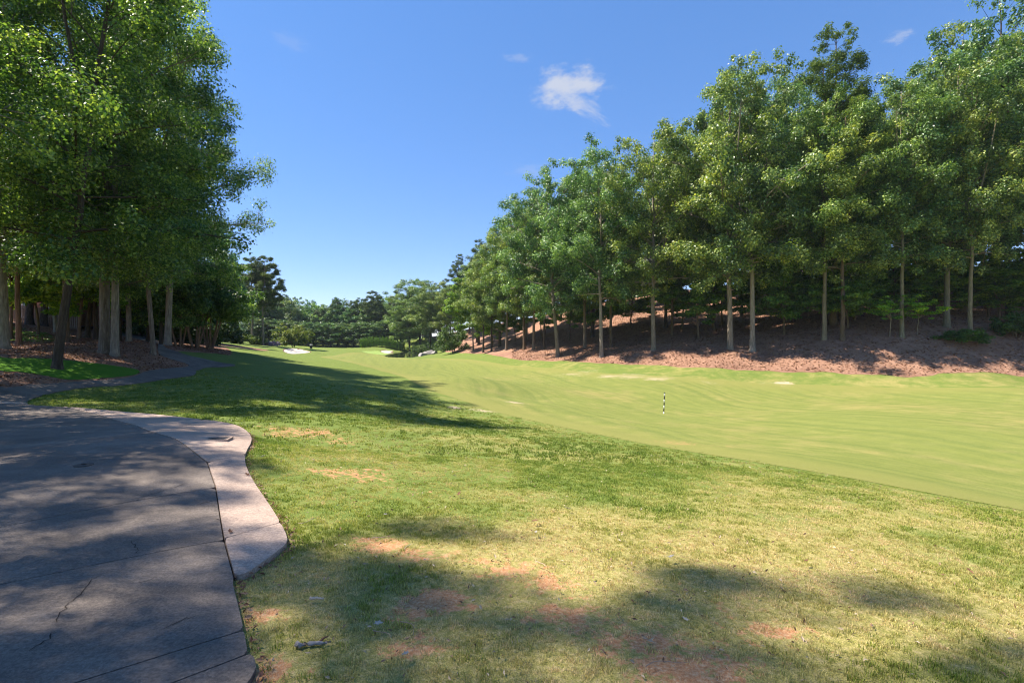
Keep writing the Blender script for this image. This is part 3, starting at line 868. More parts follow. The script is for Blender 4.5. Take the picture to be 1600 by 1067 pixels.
gen_tree('under_b', 42, 12, 2.8, 4.0, 0.13, 24, 7, 110, 0.27, 'oak', 0.95, 0.45, leafmat='under')
gen_tree('sapling', 51, 3.4, 1.6, 1.7, 0.045, 12, 5, 60, 0.15, 'low', 0.42, 0.32, 0.15, leafmat='under')
gen_tree('myrtle', 61, 6.4, 2.1, 3.3, 0.085, 30, 7, 120, 0.17, 'round', 0.75, 0.7, 0.2, stems=5, leafmat='leaf_near')
gen_tree('small_round', 62, 5.2, 1.0, 4.0, 0.10, 28, 6, 60, 0.34, 'round', 0.95, 0.7, 0.2, stems=4, leafmat='shrub')
gen_tree('shrub_a', 71, 1.7, 0.12, 1.3, 0.03, 20, 4, 70, 0.15, 'round', 0.42, 0.7, 0.1, stems=4, leafmat='shrub')
gen_tree('shrub_b', 72, 1.3, 0.1, 1.0, 0.03, 18, 4, 80, 0.11, 'round', 0.36, 0.8, 0.1, stems=4, leafmat='shrub')
gen_tree('far_a', 81, 22, 2.0, 6.2, 0.28, 26, 5, 60, 0.55, 'oak', 1.5, 0.9)
gen_tree('far_b', 82, 22, 2.5, 5.2, 0.26, 26, 5, 60, 0.55, 'tall', 1.4, 0.95)
gen_tree('far_pine', 83, 25, 6, 4.6, 0.26, 44, 5, 70, 0.5, 'pine', 1.1, 1.0, 0.3, 0.25, leafmat='needle', needle=True)


def tree(name, kind, x, y, H, label, cat='tree', group=None, wx=None, rz=None, lean=(0, 0), col=(1, 1, 1), bark=(1, 1, 1), sink=0.05, tw=1.0):
    tm, cm, H0, _ = TREE[kind]
    s = H / H0
    wx = s if wx is None else wx
    o = empty(name, (x, y, hz(x, y) - sink), (lean[0], lean[1], random.uniform(0, 6.28) if rz is None else rz), (wx, wx, s))
    o.rotation_mode = 'ZYX'
    tag(o, label, cat, group)
    t = obj('trunk', tm, None, o); t.color = (*bark, 1); t.scale = (tw, tw, 1)
    c = obj('crown', cm, None, o); c.color = (*col, 1)
    return o


def at(u, Y): return ((u - CX) / F * Y, Y)


def tall(u, Y, vtop):
    """height of a tree standing at photograph column u, Y metres away, whose top reaches row vtop"""
    x, y = at(u, Y)
    return EYE + (CY - vtop) / F * Y - hz(x, y)


OAK = ['oak_a', 'oak_b', 'oak_c', 'oak_d']
G_L = 'tall trees along the cart path'
G_R = 'tall trees on the straw-covered bank'
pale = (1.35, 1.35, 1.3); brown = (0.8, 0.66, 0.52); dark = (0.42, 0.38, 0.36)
# left: trees beside the path           u     Y    H   kind      wx   lean-y
LEFT = [
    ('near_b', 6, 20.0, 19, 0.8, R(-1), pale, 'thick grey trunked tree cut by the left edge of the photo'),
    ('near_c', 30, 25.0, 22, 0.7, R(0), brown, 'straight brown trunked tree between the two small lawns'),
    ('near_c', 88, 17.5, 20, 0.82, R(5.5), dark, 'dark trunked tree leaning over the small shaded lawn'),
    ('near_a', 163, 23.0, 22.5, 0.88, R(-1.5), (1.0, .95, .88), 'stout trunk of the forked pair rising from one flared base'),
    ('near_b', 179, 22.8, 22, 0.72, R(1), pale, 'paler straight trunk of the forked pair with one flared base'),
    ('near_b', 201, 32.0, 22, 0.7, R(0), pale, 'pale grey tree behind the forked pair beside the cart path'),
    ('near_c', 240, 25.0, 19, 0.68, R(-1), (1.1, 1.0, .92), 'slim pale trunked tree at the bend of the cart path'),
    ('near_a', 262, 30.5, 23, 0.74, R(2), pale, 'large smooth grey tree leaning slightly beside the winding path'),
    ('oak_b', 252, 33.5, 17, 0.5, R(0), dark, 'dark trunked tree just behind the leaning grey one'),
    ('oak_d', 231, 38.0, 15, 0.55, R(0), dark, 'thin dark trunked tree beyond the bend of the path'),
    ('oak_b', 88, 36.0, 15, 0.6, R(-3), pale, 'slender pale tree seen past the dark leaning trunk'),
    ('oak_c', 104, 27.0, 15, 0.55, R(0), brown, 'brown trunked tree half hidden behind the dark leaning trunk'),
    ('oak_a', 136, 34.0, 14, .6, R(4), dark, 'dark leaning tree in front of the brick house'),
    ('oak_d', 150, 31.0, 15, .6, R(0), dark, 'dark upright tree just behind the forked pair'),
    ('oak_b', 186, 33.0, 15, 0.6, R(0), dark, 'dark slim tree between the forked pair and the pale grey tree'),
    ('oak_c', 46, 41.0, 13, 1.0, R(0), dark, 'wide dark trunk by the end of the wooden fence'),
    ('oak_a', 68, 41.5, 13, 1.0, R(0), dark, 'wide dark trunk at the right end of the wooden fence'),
]
for kind, u, Y, H, wx, ln, bk, lab in LEFT:
    x, y = at(u, Y)
    tree('hardwood_tree', kind, x, y, H, lab, group=G_L, wx=wx, lean=(0, ln), bark=bk, col=random.choice([(1, 1, 1), (.95, 1, 1), (1.05, 1, .9)]))
# trees outside the picture on the left whose shade crosses the path and the lawn
for x, y, H, k, w in ((-11.5, 4.7, 24, 'near_b', .34), (-10.2, 1.2, 22, 'near_b', .5), (-18, 10.6, 19, 'near_a', .7), (-13.8, 7.6, 16, 'near_c', .62)):
    tree('hardwood_tree', k, x, y, H, 'tall tree beyond the left edge shading the cart path', group='tall trees out of view shading the path', bark=pale, wx=w)
# crape myrtles by the path
for u, Y, s, lab in ((280, 34.5, 5.6, 'multi-stemmed small tree nearest the leaning grey trunk'), (305, 36, 6.6, 'dark multi-stemmed small tree in the middle of its trio by the path'), (328, 38, 6.8, 'broad dark multi-stemmed small tree next to the sunny rough')):
    x, y = at(u, Y)
    tree('multistem_tree', 'myrtle', x, y, s, lab, group='multi-stemmed small trees by the path', wx=s / 6.4 * 0.95, bark=(1.1, .85, .7), col=(.8, .85, .85))

for u, Y, h, w in ((272, 43, 2.6, 1.7), (292, 44, 2.8, 1.9), (312, 46, 2.8, 1.9), (255, 47, 3.0, 2.0), (225, 50, 3.2, 2.2), (340, 60, 3, 2)):
    x, y = at(u, Y); tree('shrub', 'shrub_a', x, y, h, 'dark evergreen shrub in the hedge behind the multi-stemmed trio', 'shrub', 'evergreens hedging the path bend', wx=w, col=(.45, .55, .45))
# pines on the left skyline
for k, u, Y, vt, lab in (('pine_b', 394, 112, 403, 'left of the two tall pines rising behind the dark small trees'), ('pine_b', 411, 108, 399, 'right of the two tall pines, pale bare trunk beside the flower bed')):
    x, y = at(u, Y); H = tall(u, Y, vt)
    tree('pine_tree', k, x, y, H, lab, group='pair of tall pines', bark=(1.3, 1.25, 1.25), wx=1.1)
for u, Y, vt in ((345, 125, 425), (362, 118, 412)):
    x, y = at(u, Y)
    tree('pine_tree', 'pine_b', x, y, tall(u, Y, vt), 'pine crown showing above the dark small trees by the path', group='pines behind the small trees')

# right bank: the front row          kind     u     Y    vtop  wx   lean-y
RIGHT = [
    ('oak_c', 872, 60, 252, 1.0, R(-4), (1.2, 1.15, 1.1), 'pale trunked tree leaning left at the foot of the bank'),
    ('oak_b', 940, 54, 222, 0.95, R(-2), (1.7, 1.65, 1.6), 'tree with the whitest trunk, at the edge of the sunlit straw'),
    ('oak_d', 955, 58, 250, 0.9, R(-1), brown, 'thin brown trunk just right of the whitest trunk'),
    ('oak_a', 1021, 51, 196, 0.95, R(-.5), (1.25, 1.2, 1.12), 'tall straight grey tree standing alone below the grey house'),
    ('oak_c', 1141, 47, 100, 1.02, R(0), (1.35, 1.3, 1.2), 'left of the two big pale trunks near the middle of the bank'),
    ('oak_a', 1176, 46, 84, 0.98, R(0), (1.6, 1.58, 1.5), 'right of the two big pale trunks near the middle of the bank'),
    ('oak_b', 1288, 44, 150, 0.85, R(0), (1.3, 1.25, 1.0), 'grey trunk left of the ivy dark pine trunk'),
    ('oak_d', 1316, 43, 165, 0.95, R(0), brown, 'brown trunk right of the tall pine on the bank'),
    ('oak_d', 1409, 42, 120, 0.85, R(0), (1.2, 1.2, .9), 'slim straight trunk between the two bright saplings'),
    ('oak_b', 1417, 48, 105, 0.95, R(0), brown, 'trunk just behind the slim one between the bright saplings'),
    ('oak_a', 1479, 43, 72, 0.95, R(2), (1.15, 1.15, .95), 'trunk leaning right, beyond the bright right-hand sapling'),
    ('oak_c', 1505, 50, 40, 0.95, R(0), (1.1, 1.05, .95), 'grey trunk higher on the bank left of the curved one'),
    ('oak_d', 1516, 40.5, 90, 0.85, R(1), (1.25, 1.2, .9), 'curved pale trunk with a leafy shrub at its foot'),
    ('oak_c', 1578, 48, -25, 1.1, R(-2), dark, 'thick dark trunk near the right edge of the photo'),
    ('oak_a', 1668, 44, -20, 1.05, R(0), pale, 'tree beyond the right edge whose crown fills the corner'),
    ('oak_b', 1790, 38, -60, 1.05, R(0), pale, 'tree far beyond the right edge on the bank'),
    ('oak_b', 755, 82, 398, 0.8, R(0), dark, 'dark slim trunk beside the pale green small tree'),
    ('oak_d', 768, 80, 372, 0.85, R(0), dark, 'dark trunk second in line from the pale green small tree'),
    ('oak_b', 791, 76, 345, 0.9, R(1), (1, .95, .9), 'grey trunk in the cluster where the bank starts'),
    ('oak_a', 819, 72, 325, 0.85, R(0), brown, 'brown trunk in sun near where the bank starts'),
    ('oak_c', 834, 70, 300, 0.85, R(0), (1.1, 1, .95), 'straight trunk left of the pale leaning tree'),
    ('oak_d', 850, 68, 285, 0.9, R(0), dark, 'dark trunk close behind the pale leaning tree'),
    ('oak_a', 914, 62, 262, 0.85, R(0), (1.1, 1, .95), 'short visible trunk between the leaning and the whitest tree'),
    ('oak_d', 1050, 57, 205, 0.8, R(0), brown, 'thin trunk in shade right of the lone grey tree'),
    ('oak_d', 1115, 56, 160, 0.85, R(0), brown, 'reddish trunk left of the two big pale trunks'),
    ('oak_b', 1233, 52, 112, 0.85, R(0), dark, 'thin dark trunk on the sunny patch below the pale house'),
]
for kind, u, Y, vt, wx, ln, bk, lab in RIGHT:
    x, y = at(u, Y); H = tall(u, Y, vt)
    wob = random.choice([(1, 1, 1), (.8, .97, 1.05), (1.2, 1.08, .85), (1.0, 1.05, .9), (.7, .85, .85)])
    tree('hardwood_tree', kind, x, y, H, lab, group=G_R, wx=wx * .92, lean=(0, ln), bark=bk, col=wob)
for k, u, Y, vt, wx, lab, bk in (('pine_a', 1302, 47, 40, 1.0, 'tall pine standing above every other crown on the bank', (.75, .62, .52)),
                                 ('pine_a', 781, 84, 343, 0.85, 'dark pine top poking out left of the leafy crowns', dark),
                                 ('pine_a', 748, 97, 374, 0.85, 'dark pine on the skyline above the pale green small tree', dark),
                                 ('pine_a', 716, 112, 396, 0.8, 'pine skyline tip farthest down the wooded bank', dark),
                                 ('pine_b', 586, 168, 455, 1.2, 'tall dark pine rising behind the green and hedge', dark)):
    x, y = at(u, Y)
    tree('pine_tree', k, x, y, tall(u, Y, vt), lab, group='pines along the wooded bank', wx=wx, bark=bk, col=(1.25, 1.3, .9) if u == 1302 else (.85, .9, .95))

# the wood up the bank behind the front row
PROF = ([600, 640, 690, 740, 790, 860, 905, 960, 1010, 1080, 1150, 1210, 1290, 1340, 1380, 1420, 1480, 1530, 1600, 1800],
        [470, 437, 415, 395, 360, 300, 262, 240, 222, 170, 115, 112, 125, 118, 120, 112, 75, 40, 10, -60])
rs = random.Random(5)
for row, (add, drop, step_) in enumerate(((12, 18, 96), (26, 26, 88), (44, 22, 70))):
    u = 640 + row * 17
    while u < 1800:
        front = np.interp(u, [620, 690, 740, 860, 1000, 1150, 1400, 1600, 1800], [140, 108, 88, 62, 54, 48, 44, 45, 40])
        Y = front + add + rs.uniform(-3, 3)
        vt = np.interp(u, *PROF) + drop + rs.uniform(-8, 14)
        x, y = at(u, Y); H = min(31, max(14, tall(u, Y, vt)))
        inhouse = any(abs(x - hx) < 10 and abs(y - hy) < 9 for hx, hy in ((51, 88), (24, 95)))
        if not inhouse:
            c = rs.choice([(1, 1, 1), (.85, .95, 1.0), (1.12, 1.05, .85), (.92, .95, .9), (1.05, 1.1, 1.0)])
            tree('hardwood_tree', rs.choice(OAK), x, y, H, 'leafy tree deeper in the wood behind the front row on the bank', group='trees deeper in the wood on the bank',
                 wx=rs.uniform(.85, 1.08), rz=rs.uniform(0, 6.28), col=c, bark=rs.choice([dark, brown, (1, 1, 1)]))
        u += step_ * rs.uniform(0.8, 1.25)
# understory along the bank
UNDER = [(770, 86, 470, 'small leafy tree behind the dark slim trunks at the low end of the bank'), (805, 84, 455, 'small leafy tree left of the brown trunk where the bank starts'), (845, 78, 440, 'small leafy tree behind the pale leaning trunk, on its left'),
    (890, 70, 425, 'small leafy tree right of the pale leaning trunk'), (925, 68, 430, 'small leafy tree just left of the whitest trunk'), (985, 68, 420, 'small leafy tree between the whitest trunk and the lone grey tree'),
    (1065, 60, 405, 'small leafy tree up the bank right of the lone grey tree'), (1092, 52, 395, 'low leafy tree midway between the lone grey tree and the two big pale trunks'), (1128, 58, 390, 'small leafy tree touching the left of the two big pale trunks'),
    (1205, 55, 390, 'small leafy tree right of the two big pale trunks'), (1190, 66, 400, 'small leafy tree far behind the right big pale trunk'), (1262, 52, 395, 'small leafy tree in front of the pale house'),
    (1335, 47, 385, 'small leafy tree right of the tall pine trunk'), (1370, 54, 375, 'small leafy tree behind the left bright sapling'), (1440, 49, 385, 'small leafy tree behind the right bright sapling'), (1460, 60, 360, 'small leafy tree high on the bank left of the right-leaning trunk'),
    (1500, 55, 370, 'small leafy tree behind the curved pale trunk'), (1545, 47, 390, 'small leafy tree between the curved pale trunk and the thick dark trunk'), (1600, 51, 375, 'small leafy tree cut by the right edge of the photo'), (1640, 48, 380, 'small leafy tree just beyond the right edge of the photo'),
    (1225, 48, 400, 'dark small tree at the thin dark trunk below the pale house'), (1290, 48, 400, 'dark leafy small tree wrapping the foot of the tall pine'), (1325, 45, 410, 'small tree with low leaves beside the brown trunk right of the pine'), (1400, 46, 395, 'small tree behind the slim straight trunk between the saplings'),
    (1475, 47, 400, 'small tree with leaves round the right-leaning trunk'), (1560, 45, 410, 'low leafy tree just left of the thick dark trunk')]
for u, Y, vt, lab in UNDER:
    x, y = at(u, Y); H = max(5, tall(u, Y, vt))
    tree('understory_tree', rs.choice(['under_a', 'under_b']), x, y, H, lab, group='small trees under the tall trunks', wx=rs.uniform(.72, 1.0), rz=rs.uniform(0, 6.28), col=rs.choice([(1, 1, 1), (.85, .95, .95), (1.1, 1.05, .9)]), bark=brown)
for u, Y, h, w, c, lab in ((1390, 42.3, 3.6, 1.15, (1.3, 1.45, .9), 'left bright green sapling with a flat crown on the bare straw'), (1433, 42.0, 3.5, .95, (1.9, 1.75, .8), 'right, yellower green sapling with a thin leaning stem')):  # green leaf tints raised further to put sunlight on saplings standing in shade
    x, y = at(u, Y)
    tree('sapling', 'sapling', x, y, h, lab, group='saplings on the bank', wx=w, col=c, bark=(1.3, 1.2, 1), lean=(0, R(3)))
x, y = at(1505, 40.2); tree('shrub', 'shrub_a', x, y, 1.2, 'low leafy shrub at the foot of the curved pale trunk', 'shrub', wx=1.15, col=(.55, .95, .5))
x, y = at(1590, 41); tree('shrub', 'shrub_a', x, y, 2.2, 'taller shrub against the right edge of the photo', 'shrub', wx=1.3, col=(.55, .8, .5))
x, y = at(740, 90); tree('understory_tree', 'under_b', x, y, tall(740, 90, 425), 'sunlit yellow-green tree at the lower end of the bank', wx=1.15, col=(1.25, 1.15, .95))
x, y = at(708, 96); tree('understory_tree', 'small_round', x, y, 5.4, 'pale green vase-shaped small tree by the pond rocks', wx=.75, col=(.95, 1.1, .9))

# far tree line behind the green, and woods beyond the left garden
def far_row(us, Ys, vts, lab, grp, kinds, col):
    for u, Y, vt in zip(us, Ys, vts):
        x, y = at(u, Y)
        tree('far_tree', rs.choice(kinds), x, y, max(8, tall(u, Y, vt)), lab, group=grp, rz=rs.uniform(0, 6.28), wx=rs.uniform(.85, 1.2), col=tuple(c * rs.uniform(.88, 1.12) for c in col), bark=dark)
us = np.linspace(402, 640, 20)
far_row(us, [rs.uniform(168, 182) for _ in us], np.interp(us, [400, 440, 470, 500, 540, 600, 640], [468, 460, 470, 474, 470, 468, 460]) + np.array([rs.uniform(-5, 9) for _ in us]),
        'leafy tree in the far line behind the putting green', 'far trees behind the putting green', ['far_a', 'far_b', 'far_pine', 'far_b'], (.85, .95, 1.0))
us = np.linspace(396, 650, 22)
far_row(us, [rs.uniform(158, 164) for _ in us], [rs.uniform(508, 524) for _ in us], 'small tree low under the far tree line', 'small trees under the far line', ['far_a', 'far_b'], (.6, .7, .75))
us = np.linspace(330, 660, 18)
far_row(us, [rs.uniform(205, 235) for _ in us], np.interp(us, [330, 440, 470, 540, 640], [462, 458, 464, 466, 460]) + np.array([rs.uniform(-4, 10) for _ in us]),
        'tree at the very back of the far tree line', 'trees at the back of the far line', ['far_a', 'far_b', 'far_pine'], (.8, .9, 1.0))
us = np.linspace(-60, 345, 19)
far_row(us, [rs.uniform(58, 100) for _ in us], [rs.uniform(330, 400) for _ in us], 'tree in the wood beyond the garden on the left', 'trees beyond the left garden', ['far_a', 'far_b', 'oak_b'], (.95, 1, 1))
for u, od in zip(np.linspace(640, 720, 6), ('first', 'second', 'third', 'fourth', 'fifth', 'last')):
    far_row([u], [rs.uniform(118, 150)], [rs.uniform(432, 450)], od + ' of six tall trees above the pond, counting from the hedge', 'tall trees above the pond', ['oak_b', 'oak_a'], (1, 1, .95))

x, y = at(458, 122); tree('multistem_tree', 'small_round', x, y, 5.4, 'rounded yellow-green tree standing alone beside the bunker and green', wx=1.02, col=(1.7, 1.5, .95), bark=(1.1, .8, .6))
for u, Y, h, w, lab in ((352, 100, 2.6, 2.3, 'left pale green shrub in the bed below the pines'), (376, 104, 2.4, 1.9, 'pale green shrub in the bed under the right pine'), (402, 108, 2.0, 1.3, 'small green shrub right of the pine trunks')):
    x, y = at(u, Y); tree('shrub', 'shrub_a', x, y, h, lab, 'shrub', wx=w, col=(1.1, 1.15, .9))
for u, Y, h, w, lab in ((651, 130, 2.6, 2.0, 'dark round shrub at the far bank of the pond, left one'), (664, 128, 3.0, 2.0, 'dark round shrub at the far bank of the pond, right one'), (693, 108, 1.5, 1.6, 'clipped green ball of a shrub at the lawn edge')):
    x, y = at(u, Y); tree('shrub', 'shrub_b', x, y, h, lab, 'shrub', wx=w, col=(.8, 1, .7))
for i in range(15):                                                    # clipped hedge plants behind the bunker
    u = 566 + i * 4.5; Y = 149 - i * 0.2
    x, y = at(u, Y)
    tree('hedge_plant', 'shrub_b', x, y, 2.9, 'upright evergreen in the clipped row beyond the right bunker', 'hedge', 'evergreens in the clipped row', wx=.66, col=(1.2, 1.6, .8))  # leaf tint raised to imitate sun on the clipped row
for i in range(7):
    u = 398 + i * 5.5; Y = 112 + i * 0.5
    x, y = at(u, Y); pur = i in (4, 5, 6)
    o = tree('flowering_shrub', 'shrub_b', x, y, 1.1, 'low pale lavender shrub in the bed left of the round tree' if pur else 'low dark red shrub in the bed below the pines', 'shrub', 'lavender shrubs in the bed' if pur else 'dark red shrubs in the bed', wx=.95)
    ch = o.children[1] if o.children[1].name.startswith('crown') else o.children[0]
    ch.data = ch.data.copy(); ch.data.materials.clear(); ch.data.materials.append(M['lavender'] if pur else M['redshrub'])

for u, Y, h, lab in ((18, 29, 8.5, 'bright leafy small tree behind the sunny lawn at the left edge'), (60, 33, 7.5, 'small tree in leaf before the board fence'), (122, 30, 8, 'small leafy tree half hiding the brick house'), (165, 42, 7.5, 'small leafy tree behind the forked pair'),
                     (217, 45, 7, 'small leafy tree in the gap past the pale grey trunk'), (285, 48, 8, 'small leafy tree behind the multi-stemmed trio')):
    x, y = at(u, Y); tree('understory_tree', rs.choice(['under_a', 'under_b']), x, y, h, lab, group='small trees in the left garden', wx=.75, bark=brown, col=(1.4, 1.3, .9))  # leaf tint brightened to stand in for sun missing under the canopy

# ------------------------------------------------------------------ houses and fence
def house(name, cx, cy, w, d, h, wall, roofm, label, rz=0.0, roof_h=3.2, rows=2, cols=4, deck=False, sink=0.6):
    z = hz(cx, cy) - sink
    o = empty(name, (cx, cy, z), (0, 0, rz)); tag(o, label, 'house')
    b = MB(); b.box(-w / 2, -d / 2, 0, w / 2, d / 2, h)
    b.add([(-w / 2, -d / 2, h), (-w / 2, d / 2, h), (-w / 2, 0, h + roof_h * .93), (w / 2, -d / 2, h), (w / 2, d / 2, h), (w / 2, 0, h + roof_h * .93)], (), [(0, 2, 1), (3, 4, 5)])
    obj('wall', b.mesh('wall'), wall, o)
    e = .5; t = .22
    b = MB()
    for s in (-1, 1):
        P = [(-w / 2 - e, s * (d / 2 + e), h - .28), (w / 2 + e, s * (d / 2 + e), h - .28), (w / 2 + e, 0, h + roof_h), (-w / 2 - e, 0, h + roof_h)]
        Q = [(x, y, zz + t) for x, y, zz in P]
        b.add(P + Q, [(0, 1, 2, 3), (7, 6, 5, 4), (0, 4, 5, 1), (1, 5, 6, 2), (3, 2, 6, 7), (0, 3, 7, 4)])
    rf = obj('roof', b.mesh('roof'), roofm, o)
    b = MB(); b.box(w * .2, -.2, h + roof_h * .5, w * .2 + 1.0, .7, h + roof_h + 1.3); obj('chimney', b.mesh('chimney'), M['brick'], rf)
    b = MB(); b.box(-w / 2 - e, -d / 2 - e - .06, h - .42, w / 2 + e, -d / 2 - e + .02, h - .1); obj('fascia', b.mesh('fascia'), M['trimw'], o)
    ww, wh = 1.1, 1.6
    for r in range(rows):
        for c in range(cols):
            x = -w / 2 + w * (c + .5) / cols; zz = .9 + r * (h - .6) / rows
            b = MB(); y0 = -d / 2
            for (a0, a1, c0, c1) in ((-ww / 2 - .12, ww / 2 + .12, wh, wh + .14), (-ww / 2 - .16, ww / 2 + .16, -.12, 0), (-ww / 2 - .12, -ww / 2, 0, wh), (ww / 2, ww / 2 + .12, 0, wh), (-.03, .03, 0, wh), (-ww / 2, -.03, wh / 2 - .03, wh / 2 + .03), (.03, ww / 2, wh / 2 - .03, wh / 2 + .03)):
                b.box(x + a0, y0 - .07, zz + c0, x + a1, y0 - .003, zz + c1)
            f = obj('window', b.mesh('window'), M['trimw'], o)
            b = MB(); b.box(x - ww / 2, y0 - .03, zz, x + ww / 2, y0 - .002, zz + wh); obj('pane', b.mesh('pane'), M['glass'], f)
    if deck:
        b = MB(); b.box(-w * .1, -d / 2 - 3.6, 2.7, w / 2, -d / 2 - .01, 2.9); dk = obj('deck', b.mesh('deck'), M['wood'], o)
        for x in np.linspace(-w * .08, w / 2 - .2, 5):
            b = MB(); b.box(x, -d / 2 - 3.5, -2.2, x + .18, -d / 2 - 3.32, 5.6); obj('post', b.mesh('post'), M['trimw'], dk)
        for zz in (3.3, 3.75):
            b = MB(); b.box(-w * .1, -d / 2 - 3.58, zz, w / 2, -d / 2 - 3.52, zz + .07); obj('rail', b.mesh('rail'), M['trimw'], dk)
    return o


house('brick_house', *at(95, 50), 19, 9, 6.0, M['brick'], M['roofg'], 'red brick house glimpsed behind the trees on the left', rz=R(-20), rows=2, cols=5)
house('pale_house', 52, 88, 15, 9, 6.2, M['siding'], M['roofg'], 'pale sided house with a posted deck above the wooded bank', rz=R(8), deck=True, sink=.3)
house('grey_house', 24, 95, 12, 8, 5.2, M['siding'], M['roofg'], 'grey roofed house higher up behind the lone grey tree', rz=R(-6), cols=3, sink=.3)
fe = empty('wooden_fence', (*at(20, 42), 0)); tag(fe, 'weathered board fence in shade before the brick house', 'fence')
fx, fy = at(20, 42)
for i in range(34):
    x = fx + i * 0.155; y = fy + i * .02
    b = MB(); b.box(-.068, -.012, 0, .068, .012, 1.55 + .03 * random.random()); p = obj('board', b.mesh('board'), M['wood'], fe, (x - fx, y - fy, hz(x, y) - .05))
for zz in (.4, 1.25):
    z0, z1 = hz(fx, fy), hz(fx + 5.2, fy + .66)
    b = MB(); b.tube([(-.1, .06, z0 + zz), (5.2, .73, z1 + zz)], .035, 4); obj('rail', b.mesh('rail'), M['wood'], fe)

# ------------------------------------------------------------------ things on the course
sx, sy = at(1037, 26.6); sz = hz(sx, sy)
st = empty('yardage_stake', (sx, sy, sz), (0, R(2.5), 0)); tag(st, 'thin black and white banded stake standing in the fairway', 'stake')
edges = [-.15, .10, .31, .45, .63, .78, .98, 1.10, 1.17]
for i in range(8):
    b = MB(); r = .028 + .0003 * i + (.001 if i % 2 else 0); b.tube([(0, 0, edges[i]), (0, 0, edges[i + 1])], r, 10)
    obj('white_band' if i % 2 == 0 else 'black_band', b.mesh('band', True), M['white_paint'] if i % 2 == 0 else M['black_paint'], st)

# drain slots in the kerb apron and a round valve cap in the slab
gx, gy = ground([(333, 690)])[0]; gz = hz(gx, gy) + .042
gr = empty('drain_grate', (gx, gy, gz), (0, 0, R(12))); tag(gr, 'small dark slotted drain grate set in the kerb apron', 'drain')
b = MB()
for (x0, x1, y0, y1) in ((-.24, .24, -.13, -.10), (-.24, .24, .10, .13), (-.24, -.21, -.10, .10), (.21, .24, -.10, .10)): b.box(x0, y0, -.03, x1, y1, .006)
obj('frame', b.mesh('frame'), M['apron'], gr)
b = MB(); b.box(-.21, -.10, -.02, .21, .10, .0015); obj('pit_shade', b.mesh('pit_shade'), M['black_paint'], gr)  # solid black block painted as the shade between the bars
for i in range(8):
    b = MB(); b.box(-.19 + i * .052, -.10, -.01, -.165 + i * .052, .10, .006); obj('bar', b.mesh('bar'), M['iron'], gr)
vx, vy = ground([(131, 731)])[0]
vc = empty('valve_cover', (vx, vy, hz(vx, vy) + .035)); tag(vc, 'small round rusty cover set in the concrete slab', 'cover')
b = MB(); b.tube([(0, 0, -.02), (0, 0, .006), (0, 0, .008)], [.095, .095, .088], 20); obj('lid', b.mesh('lid'), M['iron'], vc)
b = MB(); b.box(-.025, -.01, .0075, .025, .01, .014); obj('lug', b.mesh('lug'), M['joint'], vc)

# litter bin by the far green
bx, by = at(486, 118)
bn = empty('litter_bin', (bx, by, hz(bx, by))); tag(bn, 'dark box with a pale lid beside the far green', 'bin')
b = MB(); b.tube([(0, 0, -.05), (0, 0, .9)], .32, 8); obj('body', b.mesh('body'), M['black_paint'], bn)
b = MB(); b.tube([(0, 0, .903), (0, 0, 1.0), (0, 0, 1.06)], [.37, .37, .22], 8); obj('lid', b.mesh('lid'), M['siding'], bn)


def rock(cx, cy, s, lab, seed):
    r = np.random.default_rng(seed)
    import bmesh
    bm = bmesh.new(); bmesh.ops.create_icosphere(bm, subdivisions=3, radius=1)
    k = unit(r.normal(size=(9, 3))); dd = r.uniform(.55, .9, 9)
    for v in bm.verts:
        p = np.array(v.co)
        for n_, d_ in zip(k, dd):
            e = p @ n_ - d_
            if e > 0: p = p - n_ * e * .9
        v.co = p * np.array([1, .8, .65]) * s
    me = bpy.data.meshes.new('rock'); bm.to_mesh(me); bm.free()
    o = obj('boulder', me, M['rock'], None, (cx, cy, hz(cx, cy) + s * .2)); o.rotation_euler[2] = r.uniform(0, 6)
    tag(o, lab, 'boulder', 'boulders at the end of the pond')


for i, (u, Y, s, lab) in enumerate(((660, 107, 1.2, 'pale boulder lowest at the water edge of the pond'), (666, 110, 1.0, 'middle boulder of the heap at the pond end'), (672, 112, 1.3, 'boulder at the back of the heap beside the pond'),
                                    (679, 109, .9, 'small brownish boulder on the lawn side of the pond heap'))):
    rock(*at(u, Y), s, lab, 90 + i)


# ------------------------------------------------------------------ fallen sticks, chips and leaves
def on_ground(u, v):
    x, y = ground([(u, v)])[0]; return x, y, hz(x, y)


def stick(name, u, v, L, r, ang, m, lab, cat='stick', bend=.08, lift=.03, seed=1):
    rg = np.random.default_rng(seed)
    x, y, z = on_ground(u, v)
    t = np.linspace(-.5, .5, 9)
    pts = np.column_stack([t * L, bend * L * np.sin(t * 5 + seed) * .5 + rg.normal(0, r * .3, 9), np.abs(rg.normal(0, r * .15, 9))])
    b = MB(); b.tube(pts, r * (1 - .5 * (t + .5)) * rg.uniform(.85, 1.15, 9), 8, True, .08)
    o = obj(name, b.mesh(name, True), m, None, (x, y, z + lift)); o.rotation_euler = (0, rg.normal(0, .03), ang)
    tag(o, lab, cat)
    return o


